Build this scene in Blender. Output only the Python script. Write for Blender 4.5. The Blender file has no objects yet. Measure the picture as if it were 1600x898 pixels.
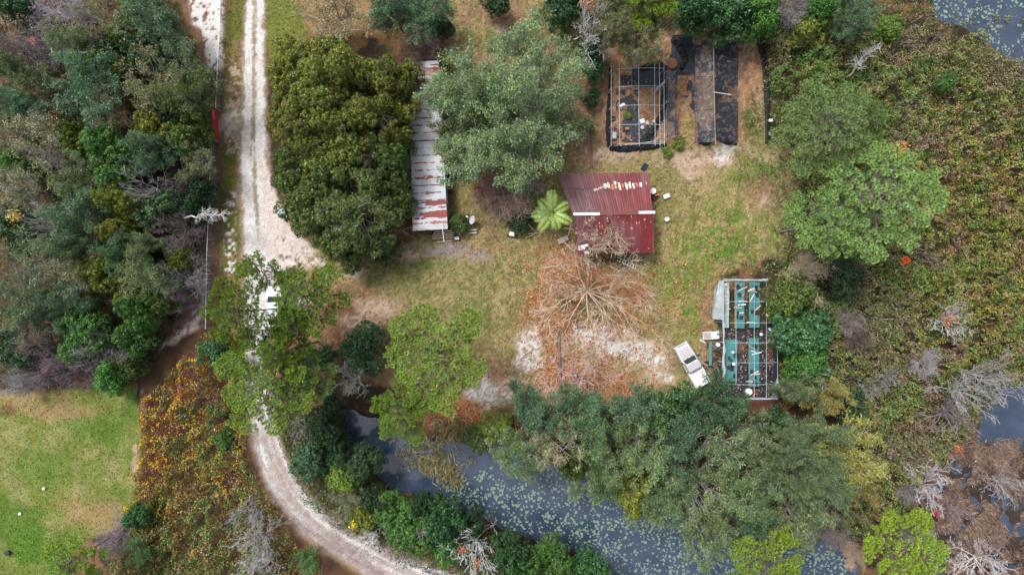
import bpy, bmesh, math, random
import numpy as np
from mathutils import Vector, Matrix

# ------------------------------------------------------------------ camera, sky, sun, exposure
scn = bpy.context.scene
col = scn.collection
HC = 80.0                       # drone height, metres
GS = 0.075                      # metres per photo pixel on the ground
cam_d = bpy.data.cameras.new('camera')
cam = bpy.data.objects.new('camera', cam_d); col.objects.link(cam)
cam.location = (0, 0, HC); cam.rotation_euler = (0, 0, 0)
cam_d.sensor_width = 36; cam_d.lens = 36 * HC / (1600 * GS)
cam_d.clip_start = 0.5; cam_d.clip_end = 4000
scn.camera = cam

SUN_EL, SUN_AZ = math.radians(58), math.radians(315)     # azimuth clockwise from north (photo up)
w = bpy.data.worlds.new('World'); scn.world = w; w.use_nodes = True
nt = w.node_tree; nt.nodes.clear()
sky = nt.nodes.new('ShaderNodeTexSky'); sky.sky_type = 'NISHITA'; sky.sun_disc = False
sky.sun_elevation = SUN_EL; sky.sun_rotation = SUN_AZ
sky.air_density = 1.0; sky.dust_density = 4.0; sky.ozone_density = 1.0
hs = nt.nodes.new('ShaderNodeHueSaturation'); hs.inputs['Saturation'].default_value = 0.5
bg = nt.nodes.new('ShaderNodeBackground'); bg.inputs['Strength'].default_value = 0.115
wo = nt.nodes.new('ShaderNodeOutputWorld')
nt.links.new(sky.outputs[0], hs.inputs['Color']); nt.links.new(hs.outputs[0], bg.inputs[0]); nt.links.new(bg.outputs[0], wo.inputs[0])
sd = bpy.data.lights.new('sun', 'SUN'); sd.energy = 1.5; sd.angle = math.radians(13); sd.color = (1.0, 0.975, 0.95)
so = bpy.data.objects.new('sun', sd); col.objects.link(so)
d = Vector((math.sin(SUN_AZ) * math.cos(SUN_EL), math.cos(SUN_AZ) * math.cos(SUN_EL), math.sin(SUN_EL)))
so.rotation_euler = d.to_track_quat('Z', 'Y').to_euler(); so.location = d * 200
scn.view_settings.view_transform = 'Standard'; scn.view_settings.look = 'None'
scn.view_settings.gamma = 1; scn.view_settings.use_curve_mapping = False
scn.view_settings.exposure = 0.96
scn.cycles.max_bounces = 5; scn.cycles.diffuse_bounces = 2; scn.cycles.glossy_bounces = 2
scn.cycles.transmission_bounces = 2; scn.cycles.transparent_max_bounces = 12
scn.cycles.use_denoising = True
scn.cycles.caustics_reflective = False; scn.cycles.caustics_refractive = False

# ------------------------------------------------------------------ helpers
def W(px, py, z=0.0):
    k = GS * (HC - z) / HC
    return Vector(((px - 800) * k, (449 - py) * k, z))

RT = np.random.RandomState(11).rand(256, 256)
def vnoise(x, y, seed=0):
    x = np.asarray(x, float) + seed * 17.31; y = np.asarray(y, float) + seed * 9.77
    xi = np.floor(x).astype(int); yi = np.floor(y).astype(int)
    fx = x - xi; fy = y - yi; fx = fx * fx * (3 - 2 * fx); fy = fy * fy * (3 - 2 * fy)
    a = RT[xi & 255, yi & 255]; b = RT[(xi + 1) & 255, yi & 255]
    c = RT[xi & 255, (yi + 1) & 255]; e = RT[(xi + 1) & 255, (yi + 1) & 255]
    return (a * (1 - fx) + b * fx) * (1 - fy) + (c * (1 - fx) + e * fx) * fy
def sat(c, k):
    c = np.asarray(c, float); l = (c * [.25, .65, .10]).sum(-1, keepdims=True); return np.clip(l + (c - l) * k, .004, .9)
def fbm(x, y, s, o=4, seed=0, g=0.5):
    t = 0; a = 1; n = 0; x = np.asarray(x, float); y = np.asarray(y, float)
    for i in range(o):
        t = t + a * vnoise(x / s, y / s, seed + i * 5); n += a; a *= g; s = s / 2.03
    return t / n
def sst(a, b, v):
    t = np.clip((v - a) / (b - a), 0, 1); return t * t * (3 - 2 * t)

def tag(o, label=None, cat=None, group=None, kind=None):
    if label: o['label'] = label
    if cat: o['category'] = cat
    if group: o['group'] = group
    if kind: o['kind'] = kind
    return o
def empty(name, loc=(0, 0, 0), rz=0, label=None, cat=None, group=None):
    o = bpy.data.objects.new(name, None); col.objects.link(o); o.location = loc; o.rotation_euler = (0, 0, rz)
    o.empty_display_size = 0.3
    return tag(o, label, cat, group)
def link(name, me, m=None, parent=None, color=None):
    if m is not None and len(me.materials) == 0: me.materials.append(m)
    o = bpy.data.objects.new(name, me); col.objects.link(o)
    if parent is not None: o.parent = parent
    if color is not None: o.color = (*color, 1)
    return o
def mesh_np(name, V, F, C=None, smooth=False):
    me = bpy.data.meshes.new(name); V = np.asarray(V, np.float32); F = np.asarray(F, np.int32); k = F.shape[1]
    me.vertices.add(len(V)); me.vertices.foreach_set('co', V.ravel())
    me.loops.add(F.size); me.loops.foreach_set('vertex_index', F.ravel())
    me.polygons.add(len(F)); me.polygons.foreach_set('loop_start', np.arange(0, F.size, k, dtype=np.int32))
    me.polygons.foreach_set('loop_total', np.full(len(F), k, np.int32))
    me.polygons.foreach_set('use_smooth', np.full(len(F), smooth, bool))
    if C is not None:
        a = me.color_attributes.new('Col', 'FLOAT_COLOR', 'POINT')
        c4 = np.ones((len(V), 4), np.float32); c4[:, :3] = C; a.data.foreach_set('color', c4.ravel())
    me.update(calc_edges=True); return me
def join(*parts):
    V, F, C, n = [], [], [], 0
    for v, f, c in parts:
        if len(v) == 0: continue
        V.append(v); F.append(np.asarray(f) + n); C.append(c); n += len(v)
    return np.concatenate(V), np.concatenate(F), np.concatenate(C)

def blades(P, D, N, L, Wd, C, base=0.0):
    """kites: P centre, D long axis, N rough normal, L length, Wd width, C colour per blade"""
    n = len(P); D = D / (np.linalg.norm(D, axis=1, keepdims=True) + 1e-9)
    S = np.cross(D, N); S = S / (np.linalg.norm(S, axis=1, keepdims=True) + 1e-9)
    L = np.broadcast_to(L, (n,))[:, None]; Wd = np.broadcast_to(Wd, (n,))[:, None]
    V = np.stack([P - D * L * .5, P + S * Wd * .5 - D * L * base, P + D * L * .5, P - S * Wd * .5 - D * L * base], 1).reshape(-1, 3)
    F = np.arange(4 * n).reshape(n, 4); return V, F, np.repeat(C, 4, 0)
def leafcloud(P, N, size, aspect, C, rng, along=None):
    n = len(P); r = rng.normal(size=(n, 3))
    D = r if along is None else along + r * .45
    D = D - N * np.sum(D * N, 1, keepdims=True) * .8
    sz = size * rng.uniform(.7, 1.3, n)
    return blades(P, D, N, sz, sz * aspect, C)
def tubes(S, C=(1, 1, 1)):
    """S: rows p0(3) p1(3) r0 r1 -> three-sided tapered tubes"""
    S = np.asarray(S, float); n = len(S); p0, p1, r0, r1 = S[:, :3], S[:, 3:6], S[:, 6:7], S[:, 7:8]
    D = p1 - p0; D = D / (np.linalg.norm(D, axis=1, keepdims=True) + 1e-9)
    U = np.where(np.abs(D[:, 2:3]) > .9, [[1., 0, 0]], [[0, 0, 1.]]); A = np.cross(D, U); A /= np.linalg.norm(A, axis=1, keepdims=True); B = np.cross(D, A)
    vs = []
    for p, r in ((p0, r0), (p1, r1)):
        for k in range(3):
            t = 2 * math.pi * k / 3; vs.append(p + (A * math.cos(t) + B * math.sin(t)) * r)
    V = np.stack(vs, 1).reshape(-1, 3); b = np.arange(n)[:, None] * 6
    F = np.concatenate([b + np.array([[k, (k + 1) % 3, 3 + (k + 1) % 3, 3 + k]]) for k in range(3)], 0)
    rngc = np.random.RandomState(n); v = rngc.uniform(.75, 1.2, (n, 1)) * np.array([C]); return V, F, np.repeat(v, 6, 0)

# ------------------------------------------------------------------ materials
def nmat(name):
    m = bpy.data.materials.new(name); m.use_nodes = True; t = m.node_tree; t.nodes.clear()
    out = t.nodes.new('ShaderNodeOutputMaterial'); return m, t, out
def N_(t, kind, **kw):
    n = t.nodes.new(kind)
    for k, v in kw.items(): setattr(n, k, v)
    return n
def mulc(t, a, b):
    m = N_(t, 'ShaderNodeMix', data_type='RGBA', blend_type='MULTIPLY'); m.inputs[0].default_value = 1
    for s, i in ((a, 6), (b, 7)):
        if isinstance(s, tuple): m.inputs[i].default_value = (*s, 1)
        else: t.links.new(s, m.inputs[i])
    return m.outputs[2]
def mixc(t, f, a, b):
    m = N_(t, 'ShaderNodeMix', data_type='RGBA')
    if isinstance(f, float): m.inputs[0].default_value = f
    else: t.links.new(f, m.inputs[0])
    for s, i in ((a, 6), (b, 7)):
        if isinstance(s, tuple): m.inputs[i].default_value = (*s, 1)
        else: t.links.new(s, m.inputs[i])
    return m.outputs[2]
def noise(t, scale, detail=4, rough=.6, coord='Object'):
    tc = N_(t, 'ShaderNodeTexCoord'); n = N_(t, 'ShaderNodeTexNoise'); n.inputs['Scale'].default_value = scale
    n.inputs['Detail'].default_value = detail; n.inputs['Roughness'].default_value = rough
    t.links.new(tc.outputs[coord], n.inputs['Vector']); return n.outputs[0]
def ramp(t, src, stops):
    r = N_(t, 'ShaderNodeValToRGB'); e = r.color_ramp.elements
    while len(e) < len(stops): e.new(.5)
    for q, (p, c) in zip(e, stops): q.position = p; q.color = (*c, 1) if len(c) == 3 else c
    t.links.new(src, r.inputs[0]); return r.outputs[0]

def foliage_mat(name, trans=.20, gloss=.05):
    m, t, out = nmat(name)
    at = N_(t, 'ShaderNodeAttribute', attribute_name='Col'); oi = N_(t, 'ShaderNodeObjectInfo')
    c = mulc(t, at.outputs['Color'], oi.outputs['Color'])
    df = N_(t, 'ShaderNodeBsdfDiffuse'); tr = N_(t, 'ShaderNodeBsdfTranslucent'); gl = N_(t, 'ShaderNodeBsdfGlossy')
    gl.inputs['Roughness'].default_value = .45; gl.inputs['Color'].default_value = (.8, .85, .9, 1)
    t.links.new(c, df.inputs[0]); t.links.new(mulc(t, c, (1.25, 1.3, .7)), tr.inputs[0])
    m1 = N_(t, 'ShaderNodeMixShader'); m1.inputs[0].default_value = trans; t.links.new(df.outputs[0], m1.inputs[1]); t.links.new(tr.outputs[0], m1.inputs[2])
    m2 = N_(t, 'ShaderNodeMixShader'); m2.inputs[0].default_value = gloss; t.links.new(m1.outputs[0], m2.inputs[1]); t.links.new(gl.outputs[0], m2.inputs[2])
    t.links.new(m2.outputs[0], out.inputs[0]); return m
M_LEAF = foliage_mat('leaf'); M_DRY = foliage_mat('dry_leaf', .12, .02)
def bark_mat():
    m, t, out = nmat('bark'); at = N_(t, 'ShaderNodeAttribute', attribute_name='Col'); oi = N_(t, 'ShaderNodeObjectInfo')
    c = mulc(t, at.outputs['Color'], oi.outputs['Color'])
    n = noise(t, 5, 4); c2 = mulc(t, c, ramp(t, n, [(.3, (.7, .7, .7)), (.7, (1.2, 1.2, 1.2))]))
    b = N_(t, 'ShaderNodeBsdfPrincipled'); b.inputs['Roughness'].default_value = .9; t.links.new(c2, b.inputs['Base Color'])
    t.links.new(b.outputs[0], out.inputs[0]); return m
M_BARK = bark_mat()
def pmat(name, c, rough=.6, metal=0, var=.15, scale=3, dirt=None, dirt_amt=.5, spec=.5, attr=False, alpha=None):
    """principled with noise variation and optional dirt; attr multiplies the mesh colour in"""
    m, t, out = nmat(name); b = N_(t, 'ShaderNodeBsdfPrincipled'); b.inputs['Roughness'].default_value = rough
    b.inputs['Metallic'].default_value = metal; b.inputs['Specular IOR Level'].default_value = spec
    n = noise(t, scale, 6, .65)
    cc = mulc(t, tuple(c), ramp(t, n, [(.25, (1 - var,) * 3), (.75, (1 + var,) * 3)]))
    if attr:
        at = N_(t, 'ShaderNodeAttribute', attribute_name='Col'); cc = mulc(t, cc, at.outputs['Color'])
    if dirt:
        n2 = noise(t, scale * 2.7, 8, .7); f = ramp(t, n2, [(.62 - .3 * dirt_amt, (0, 0, 0)), (.78 - .2 * dirt_amt, (1, 1, 1))])
        cc = mixc(t, f, cc, tuple(dirt))
    t.links.new(cc, b.inputs['Base Color'])
    if alpha is not None:
        n3 = noise(t, 1.3, 5, .7); a = N_(t, 'ShaderNodeMapRange'); t.links.new(n3, a.inputs[0])
        a.inputs[1].default_value = .35; a.inputs[2].default_value = .65; a.inputs[3].default_value = alpha[0]; a.inputs[4].default_value = alpha[1]
        t.links.new(a.outputs[0], b.inputs['Alpha'])
    t.links.new(b.outputs[0], out.inputs[0]); return m

# ------------------------------------------------------------------ zone painting, in photo pixels on the ground plane
def blob(x, y, cx, cy, rx, ry, ang=0, soft=.5, sd=1, warp=.35):
    a = math.radians(ang); dx = x - cx; dy = y - cy
    u = (dx * math.cos(a) + dy * math.sin(a)) / rx; v = (-dx * math.sin(a) + dy * math.cos(a)) / ry
    r = np.sqrt(u * u + v * v) + (fbm(x, y, 22, 4, sd + int(cx)) - .5) * 2 * warp * 1.6
    return 1 - sst(1 - soft, 1 + soft * .4, r)
def polyd(x, y, pts):
    """signed distance, negative inside"""
    x = np.asarray(x, float); y = np.asarray(y, float); dm = np.full(x.shape, 1e9); ins = np.zeros(x.shape, bool); n = len(pts)
    for i in range(n):
        ax, ay = pts[i]; bx, by = pts[(i + 1) % n]; ex, ey = bx - ax, by - ay
        tt = np.clip(((x - ax) * ex + (y - ay) * ey) / (ex * ex + ey * ey + 1e-9), 0, 1)
        dm = np.minimum(dm, np.hypot(x - ax - tt * ex, y - ay - tt * ey))
        if ay != by:
            c = ((ay > y) != (by > y)) & (x < (bx - ax) * (y - ay) / (by - ay) + ax); ins ^= c
    return np.where(ins, -dm, dm)
def pm(x, y, pts, soft=8, warp=16, sd=3, s=30):
    return 1 - sst(-soft, soft, polyd(x, y, pts) + (fbm(x, y, s, 4, sd) - .5) * 2 * warp)
def lined(x, y, pts):
    """distance to polyline, signed side, interpolated width"""
    x = np.asarray(x, float); y = np.asarray(y, float); dm = np.full(x.shape, 1e9); wd = np.zeros(x.shape); sg = np.zeros(x.shape)
    for (ax, ay, aw), (bx, by, bw) in zip(pts[:-1], pts[1:]):
        ex, ey = bx - ax, by - ay; tt = np.clip(((x - ax) * ex + (y - ay) * ey) / (ex * ex + ey * ey), 0, 1)
        dx = x - ax - tt * ex; dy = y - ay - tt * ey; q = np.hypot(dx, dy); k = q < dm
        dm = np.where(k, q, dm); wd = np.where(k, aw + (bw - aw) * tt, wd); sg = np.where(k, np.sign(ex * dy - ey * dx), sg)
    return dm, sg, wd
ROAD = [(398, -400, 13), (398, 0, 14), (397, 80, 15), (396, 170, 17), (395, 230, 20), (398, 300, 22), (403, 350, 23), (406, 400, 24), (404, 460, 22),
        (398, 540, 18), (400, 600, 18), (407, 660, 19), (422, 715, 21), (450, 770, 23), (490, 815, 24), (540, 850, 24), (600, 882, 26), (680, 915, 28), (900, 990, 28)]
POND = [(536, 636), (575, 652), (620, 670), (680, 690), (730, 696), (790, 682), (840, 715), (880, 730), (940, 745), (1010, 775), (1090, 820), (1160, 850), (1230, 856),
        (1300, 845), (1340, 890), (1370, 990), (1000, 990), (960, 893), (900, 862), (830, 843), (760, 818), (700, 797), (650, 775), (612, 768), (585, 735), (545, 700)]
POND2 = [(1440, -60), (1700, -60), (1700, 110), (1600, 100), (1570, 85), (1520, 45), (1465, 25)]
POND3 = [(1540, 640), (1570, 600), (1700, 560), (1700, 820), (1600, 745), (1552, 735), (1528, 700)]
SEM = [(1430, 700), (1500, 690), (1700, 700), (1700, 1100), (1420, 1100), (1450, 850), (1420, 770)]
YARD = [(455, 380), (520, 395), (600, 400), (650, 372), (700, 365), (720, 250), (700, 90), (700, -60), (880, -60), (930, 70), (1070, 60), (1200, 50), (1215, 200), (1260, 260), (1240, 400),
        (1125, 425), (1115, 640), (860, 640), (790, 668), (700, 640), (600, 600), (500, 570), (480, 500)]
FIELD = [(-400, 605), (60, 612), (215, 603), (222, 700), (214, 770), (190, 822), (110, 860), (90, 1300), (-400, 1300)]
MARSH = [(1190, 40), (1260, 30), (1330, 45), (1440, 20), (1480, 60), (1560, 90), (1720, 120), (1720, 570), (1570, 600), (1530, 640), (1480, 720), (1440, 720), (1420, 800),
         (1330, 800), (1300, 600), (1215, 640), (1225, 440), (1250, 290), (1205, 200)]
DG = (.235, .20, .115); GG = (.125, .150, .052); LT = (.155, .098, .060); SA = (.52, .48, .465); SP = (.34, .27, .22); OR = (.30, .155, .095); DK = (.050, .040, .028); GY = (.22, .2, .19)
def gcol(x, y):
    """ground cover colours: what the ground is made of at each place"""
    x = np.asarray(x, float); y = np.asarray(y, float)
    n1 = fbm(x, y, 60, 5, 2); n2 = fbm(x, y, 14, 4, 8); n3 = fbm(x, y, 5, 3, 14); n4 = fbm(x, y, 3.0, 2, 24)
    c = np.ones(x.shape + (3,)) * DK; g = np.zeros(x.shape)
    def put(m, k, gr=None):
        nonlocal c, g
        m = np.clip(m, 0, 1)[..., None]; k = np.asarray(k); c = c * (1 - m) + k * m
        if gr is not None: g = g * (1 - m[..., 0]) + gr * m[..., 0]
    put(sst(.45, .6, n2), LT); put(sst(.5, .65, n1) * .5, (.06, .07, .03))
    put(pm(x, y, YARD), DG, 1.)
    yard = pm(x, y, YARD)
    put(yard * sst(.42, .62, n1 * .6 + n2 * .4) * .55, GG)
    put(yard * sst(.5, .7, n2 * .7 + n3 * .3) * .5, (.17, .12, .08))
    for b in [(690, 440, 100, 45), (640, 415, 90, 20), (1150, 350, 75, 60), (1080, 490, 50, 60), (1040, 440, 50, 40), (1100, 400, 70, 40), (760, 490, 60, 40), (1180, 270, 50, 30), (790, 420, 50, 30), (760, 50, 40, 22), (1130, 375, 60, 30), (850, 60, 30, 20)]:
        put(blob(x, y, *b, soft=.8) * sst(.36, .60, n2 * .6 + n3 * .4) * .85, (.135, .155, .065) if b[0] < 1000 else (.105, .165, .04))
    nur = pm(x, y, [(935, 40), (1190, 40), (1192, 120), (1170, 225), (950, 232), (925, 200), (900, 120)], 8, 9)
    put(nur, (.25, .155, .10), .15); put(nur * sst(.45, .6, n2), (.30, .215, .16), .1); put(nur * sst(.52, .62, n3 * .5 + n2 * .5) * .7, (.15, .085, .06))
    put(blob(x, y, 1074, 195, 9, 30, soft=.7) * .8, (.24, .22, .09), .6); put(blob(x, y, 1170, 190, 16, 40, soft=.7), (.09, .10, .04), .5)
    for b in [(545, 500, 75, 62), (600, 560, 60, 35), (905, 200, 22, 90), (920, 240, 40, 30), (770, 20, 75, 30), (840, 80, 40, 40), (850, 500, 32, 70), (760, 580, 60, 45), (1105, 500, 16, 60), (1105, 590, 20, 40), (665, 80, 45, 40), (1190, 300, 30, 30), (760, 100, 30, 20)]:
        put(blob(x, y, *b, soft=.7) * .85, (.21, .14, .10), .4)
    for b in [(545, 470, 50, 30), (560, 530, 60, 30), (540, 540, 45, 45), (505, 480, 25, 40), (650, 75, 40, 35), (680, 660, 30, 20)]:
        put(blob(x, y, *b, soft=.7) * .7, (.13, .065, .045), .2)
    for b in [(880, 430, 48, 70), (880, 490, 42, 40), (870, 575, 30, 50), (930, 600, 90, 26), (745, 655, 70, 22, 25), (790, 290, 55, 28), (940, 440, 50, 30), (1010, 600, 35, 15), (985, 455, 40, 40), (720, 640, 40, 22, 25)]:
        put(blob(x, y, *b, soft=.7) * (.35 + .75 * n2), OR, .3)
    put(blob(x, y, 955, 552, 105, 36, 6, soft=.8) * (.35 + .5 * sst(.42, .56, n3 * .5 + n4 * .5)), SP, .1)
    for q, k in [((825, 550, 22, 30), SA), ((772, 613, 42, 22, -12), SA), ((590, 478, 42, 20), SP), ((560, 500, 40, 20), SP), ((950, 530, 75, 22, 8), SP), ((925, 522, 45, 17), SA), ((880, 530, 20, 14), SP), ((975, 545, 40, 14), SA), ((1025, 578, 30, 28), SP), ((1010, 560, 30, 14), SA), ((1038, 590, 12, 10), SA),
                 ((1100, 245, 90, 16), SP), ((1134, 238, 20, 22, 20), SA), ((1080, 262, 25, 22), SP), ((960, 242, 40, 12), SP), ((785, 45, 14, 12), SP), ((690, 392, 50, 12), GY), ((735, 400, 30, 10), GY), ((800, 600, 30, 14), SP), ((1195, 315, 10, 14), SP), ((630, 400, 30, 8), SP),
                 ((850, 600, 20, 30), SP), ((900, 560, 40, 18), SP), ((580, 400, 18, 6), SP), ((560, 408, 10, 6), SA)]:
        m = blob(x, y, *q, soft=.75, warp=.5); put(np.minimum(1, m * 1.25) * (.5 + .5 * sst(.44, .53, n2 * .35 + n3 * .35 + n4 * .3 + m * .10 - .03)), k, .1); put(m * sst(.60, .68, n4) * .8, (.17, .125, .095), .1)
    # top-left sand lot, path beside the woods, fence verge
    put(pm(x, y, [(270, -60), (352, -60), (350, 110), (320, 108), (300, 70), (285, 20)], 6, 14), (.17, .11, .085), .2)
    put(pm(x, y, [(312, -60), (352, -60), (350, 106), (326, 108), (318, 50), (325, 20)], 4, 12) * sst(.28, .42, n3), SA, 0)
    put(pm(x, y, [(0, 20), (60, 22), (62, 34), (0, 38)], 4, 8) * .7, SP, 0)
    put(pm(x, y, [(298, -60), (330, -60), (326, 50), (300, 40)], 4, 12) * sst(.36, .5, n3), SA, 0)
    d_, s_, w_ = lined(x, y, [(335, 200, 14), (330, 300, 14), (326, 400, 16), (318, 480, 22), (290, 520, 22), (262, 555, 15), (236, 590, 12), (228, 640, 10)])
    put(1 - sst(w_ * .6, w_ * 1.3, d_ + (n2 - .5) * 18), (.19, .13, .105), .2)
    d_, s_, w_ = lined(x, y, [(322, 470, 6), (300, 508, 9), (266, 545, 12), (242, 580, 11), (230, 612, 8)])
    put((1 - sst(w_ * .5, w_ * 1.3, d_ + (n2 - .5) * 14)) * sst(.3, .5, n3), (.44, .37, .34), 0)
    put(pm(x, y, [(352, -400), (386, -400), (384, 200), (380, 430), (392, 560), (396, 660), (352, 560), (342, 420), (345, 240), (350, 100)], 5, 6), (.17, .135, .075), .8)
    put(pm(x, y, [(352, -400), (386, -400), (384, 200), (380, 430), (345, 420), (350, 100)], 5, 6) * sst(.48, .6, n2), (.12, .13, .045))
    put(pm(x, y, [(352, 90), (384, 90), (384, 240), (350, 240)], 5, 6) * sst(.5, .6, n3 * .6 + n2 * .4), SP)
    put(pm(x, y, [(345, 178), (400, 165), (400, 225), (345, 210)], 5, 8) * sst(.3, .5, n3 * .6 + n2 * .4) * .8, (.36, .32, .30), 0)
    put(pm(x, y, [(352, 300), (368, 300), (366, 430), (350, 430)], 4, 5) * sst(.55, .6, n3), SA)
    put(pm(x, y, [(412, -400), (490, -400), (485, 60), (420, 110), (411, 60)], 5, 10), (.14, .15, .055), 1)
    put(pm(x, y, [(470, 0), (580, -10), (590, 50), (480, 60)], 8, 14), (.22, .165, .10), .6)
    # field, lower left
    f = pm(x, y, FIELD, 4, 8)
    put(f, (.145, .165, .060), 1.)
    put(f * sst(.47, .66, n1 * .5 + n2 * .5) * .8, (.22, .215, .11))
    put(f * sst(.50, .66, fbm(x, y, 90, 4, 31)) * .8, (.085, .14, .035))
    for b in [(60, 860, 90, 45), (150, 660, 60, 30), (60, 730, 60, 40)]: put(f * blob(x, y, *b, soft=.9) * .5, (.075, .14, .03))
    for b in [(40, 620, 80, 28), (90, 645, 60, 12), (215, 720, 10, 30), (150, 800, 60, 30), (170, 830, 40, 20)]: put(f * blob(x, y, *b, soft=.9) * .75, (.26, .19, .12))
    for b in [(15, 640, 14, 10), (212, 700, 6, 8), (210, 728, 5, 14)]: put(f * blob(x, y, *b, soft=.5) * .8, SP if b[0] > 100 else LT)
    # marsh and bank soil
    put(pm(x, y, MARSH, 10, 16), (.055, .045, .03), 0)
    put(pm(x, y, [(218, 560), (260, 540), (340, 500), (380, 560), (392, 680), (430, 760), (500, 850), (560, 900), (120, 1000), (190, 830), (224, 760)], 6, 10), (.085, .055, .038), 0)
    put(pm(x, y, [(392, 640), (420, 760), (500, 850), (520, 900), (480, 900), (440, 860), (400, 780), (380, 690)], 6, 8) * .8, (.15, .09, .065), .2)
    put(pm(x, y, [(430, 640), (540, 640), (640, 780), (820, 850), (960, 898), (960, 1000), (650, 890), (560, 860), (470, 790), (436, 720)], 6, 10) * .8, (.06, .055, .03), 0)
    put(pm(x, y, [(610, 862), (700, 850), (720, 910), (650, 900)], 6, 10), (.16, .10, .07), .2)
    put(pm(x, y, [(1150, 620), (1230, 625), (1230, 680), (1160, 690)], 6, 8), (.12, .065, .05), .1)
    put(pm(x, y, [(780, 640), (1160, 640), (1300, 700), (1300, 850), (1100, 850), (820, 760)], 10, 10), (.11, .07, .05), .1)
    put(pm(x, y, POND, 3, 5) , (.02, .02, .018), 0); put(pm(x, y, SEM, 8, 12), (.05, .04, .035), 0)
    # sand track
    d_, s_, w_ = lined(x, y, ROAD); e = d_ + (n2 - .5) * 9 + (n3 - .5) * 7 + (n4 - .5) * 3
    put(1 - sst(w_ * 1.0, w_ * 1.45, e), (.25, .20, .165), 0)
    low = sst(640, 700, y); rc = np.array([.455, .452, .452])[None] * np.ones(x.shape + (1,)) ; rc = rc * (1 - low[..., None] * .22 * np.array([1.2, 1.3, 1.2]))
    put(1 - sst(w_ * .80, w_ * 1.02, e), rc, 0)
    put((1 - sst(1.6, 4.8, d_ + (n3 - .5) * 5)) * (.95 * (1 - sst(330, 400, y)) + .35 * low), (.22, .19, .14), 0)     # strip between the ruts
    off = d_ * s_
    for o_, k_ in ((.62, .55), (-.55, .5), (.25, .45), (-.2, .35)):
        put((1 - sst(1, 3.6, np.abs(off - o_ * w_) + (n3 - .5) * 3)) * k_ * low * sst(.35, .55, n2), (.24, .20, .18))
    put((1 - sst(w_ * .8, w_, e)) * sst(.5, .62, n2 * .5 + n3 * .5) * .45, (.34, .30, .27))
    st = vnoise(off / 3.2 + 40, (x + y) / 70., 5) * .7 + vnoise(off / 1.7, (x + y) / 30., 8) * .3; put((1 - sst(w_ * .8, w_, e)) * sst(.52, .66, st) * (.15 + .45 * low), (.25, .205, .19)); put((1 - sst(w_ * .8, w_, e)) * (1 - sst(.25, .38, st)) * .5, (.66, .63, .62))
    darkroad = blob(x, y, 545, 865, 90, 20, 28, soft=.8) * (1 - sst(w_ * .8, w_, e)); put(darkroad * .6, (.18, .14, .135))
    # spill-out of the drive
    m = pm(x, y, [(408, 250), (432, 300), (450, 350), (490, 392), (505, 412), (470, 416), (430, 425), (408, 400)], 5, 9); put(m * sst(.25, .42, n3 * .5 + n2 * .5), (.42, .38, .36), 0)
    m = blob(x, y, 555, 425, 14, 8) + blob(x, y, 475, 470, 16, 8); put(m * .7, (.4, .36, .35), 0)
    put(yard * sst(.58, .70, n4) * .45, (.30, .25, .16)); put(yard * sst(.60, .72, fbm(x, y, 4, 2, 61)) * .5, (.11, .085, .05))
    br = 0.72 + .56 * (n3 * .5 + n4 * .5)
    c = .17 * (c / .17) ** 1.22; return np.minimum(sat(c, 1.08), .52) * br[..., None], g
def gheight(x, y):
    z = (fbm(x, y, 50, 3, 40) - .5) * .25
    d_, s_, w_ = lined(x, y, ROAD); k = 1 - sst(w_ * .9, w_ * 1.5, d_); z = z * (1 - k * .7) - .05 * k
    for P in (POND, POND2, POND3): z = np.minimum(z, z - 1.4 * (1 - sst(-8, 6, polyd(x, y, P) + (fbm(x, y, 16, 3, 7) - .5) * 12)))
    m = pm(x, y, SEM, 10, 10); z = z * (1 - m) + m * (-.46 + (fbm(x, y, 22, 4, 51) - .42) * .75)
    return z
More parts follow.
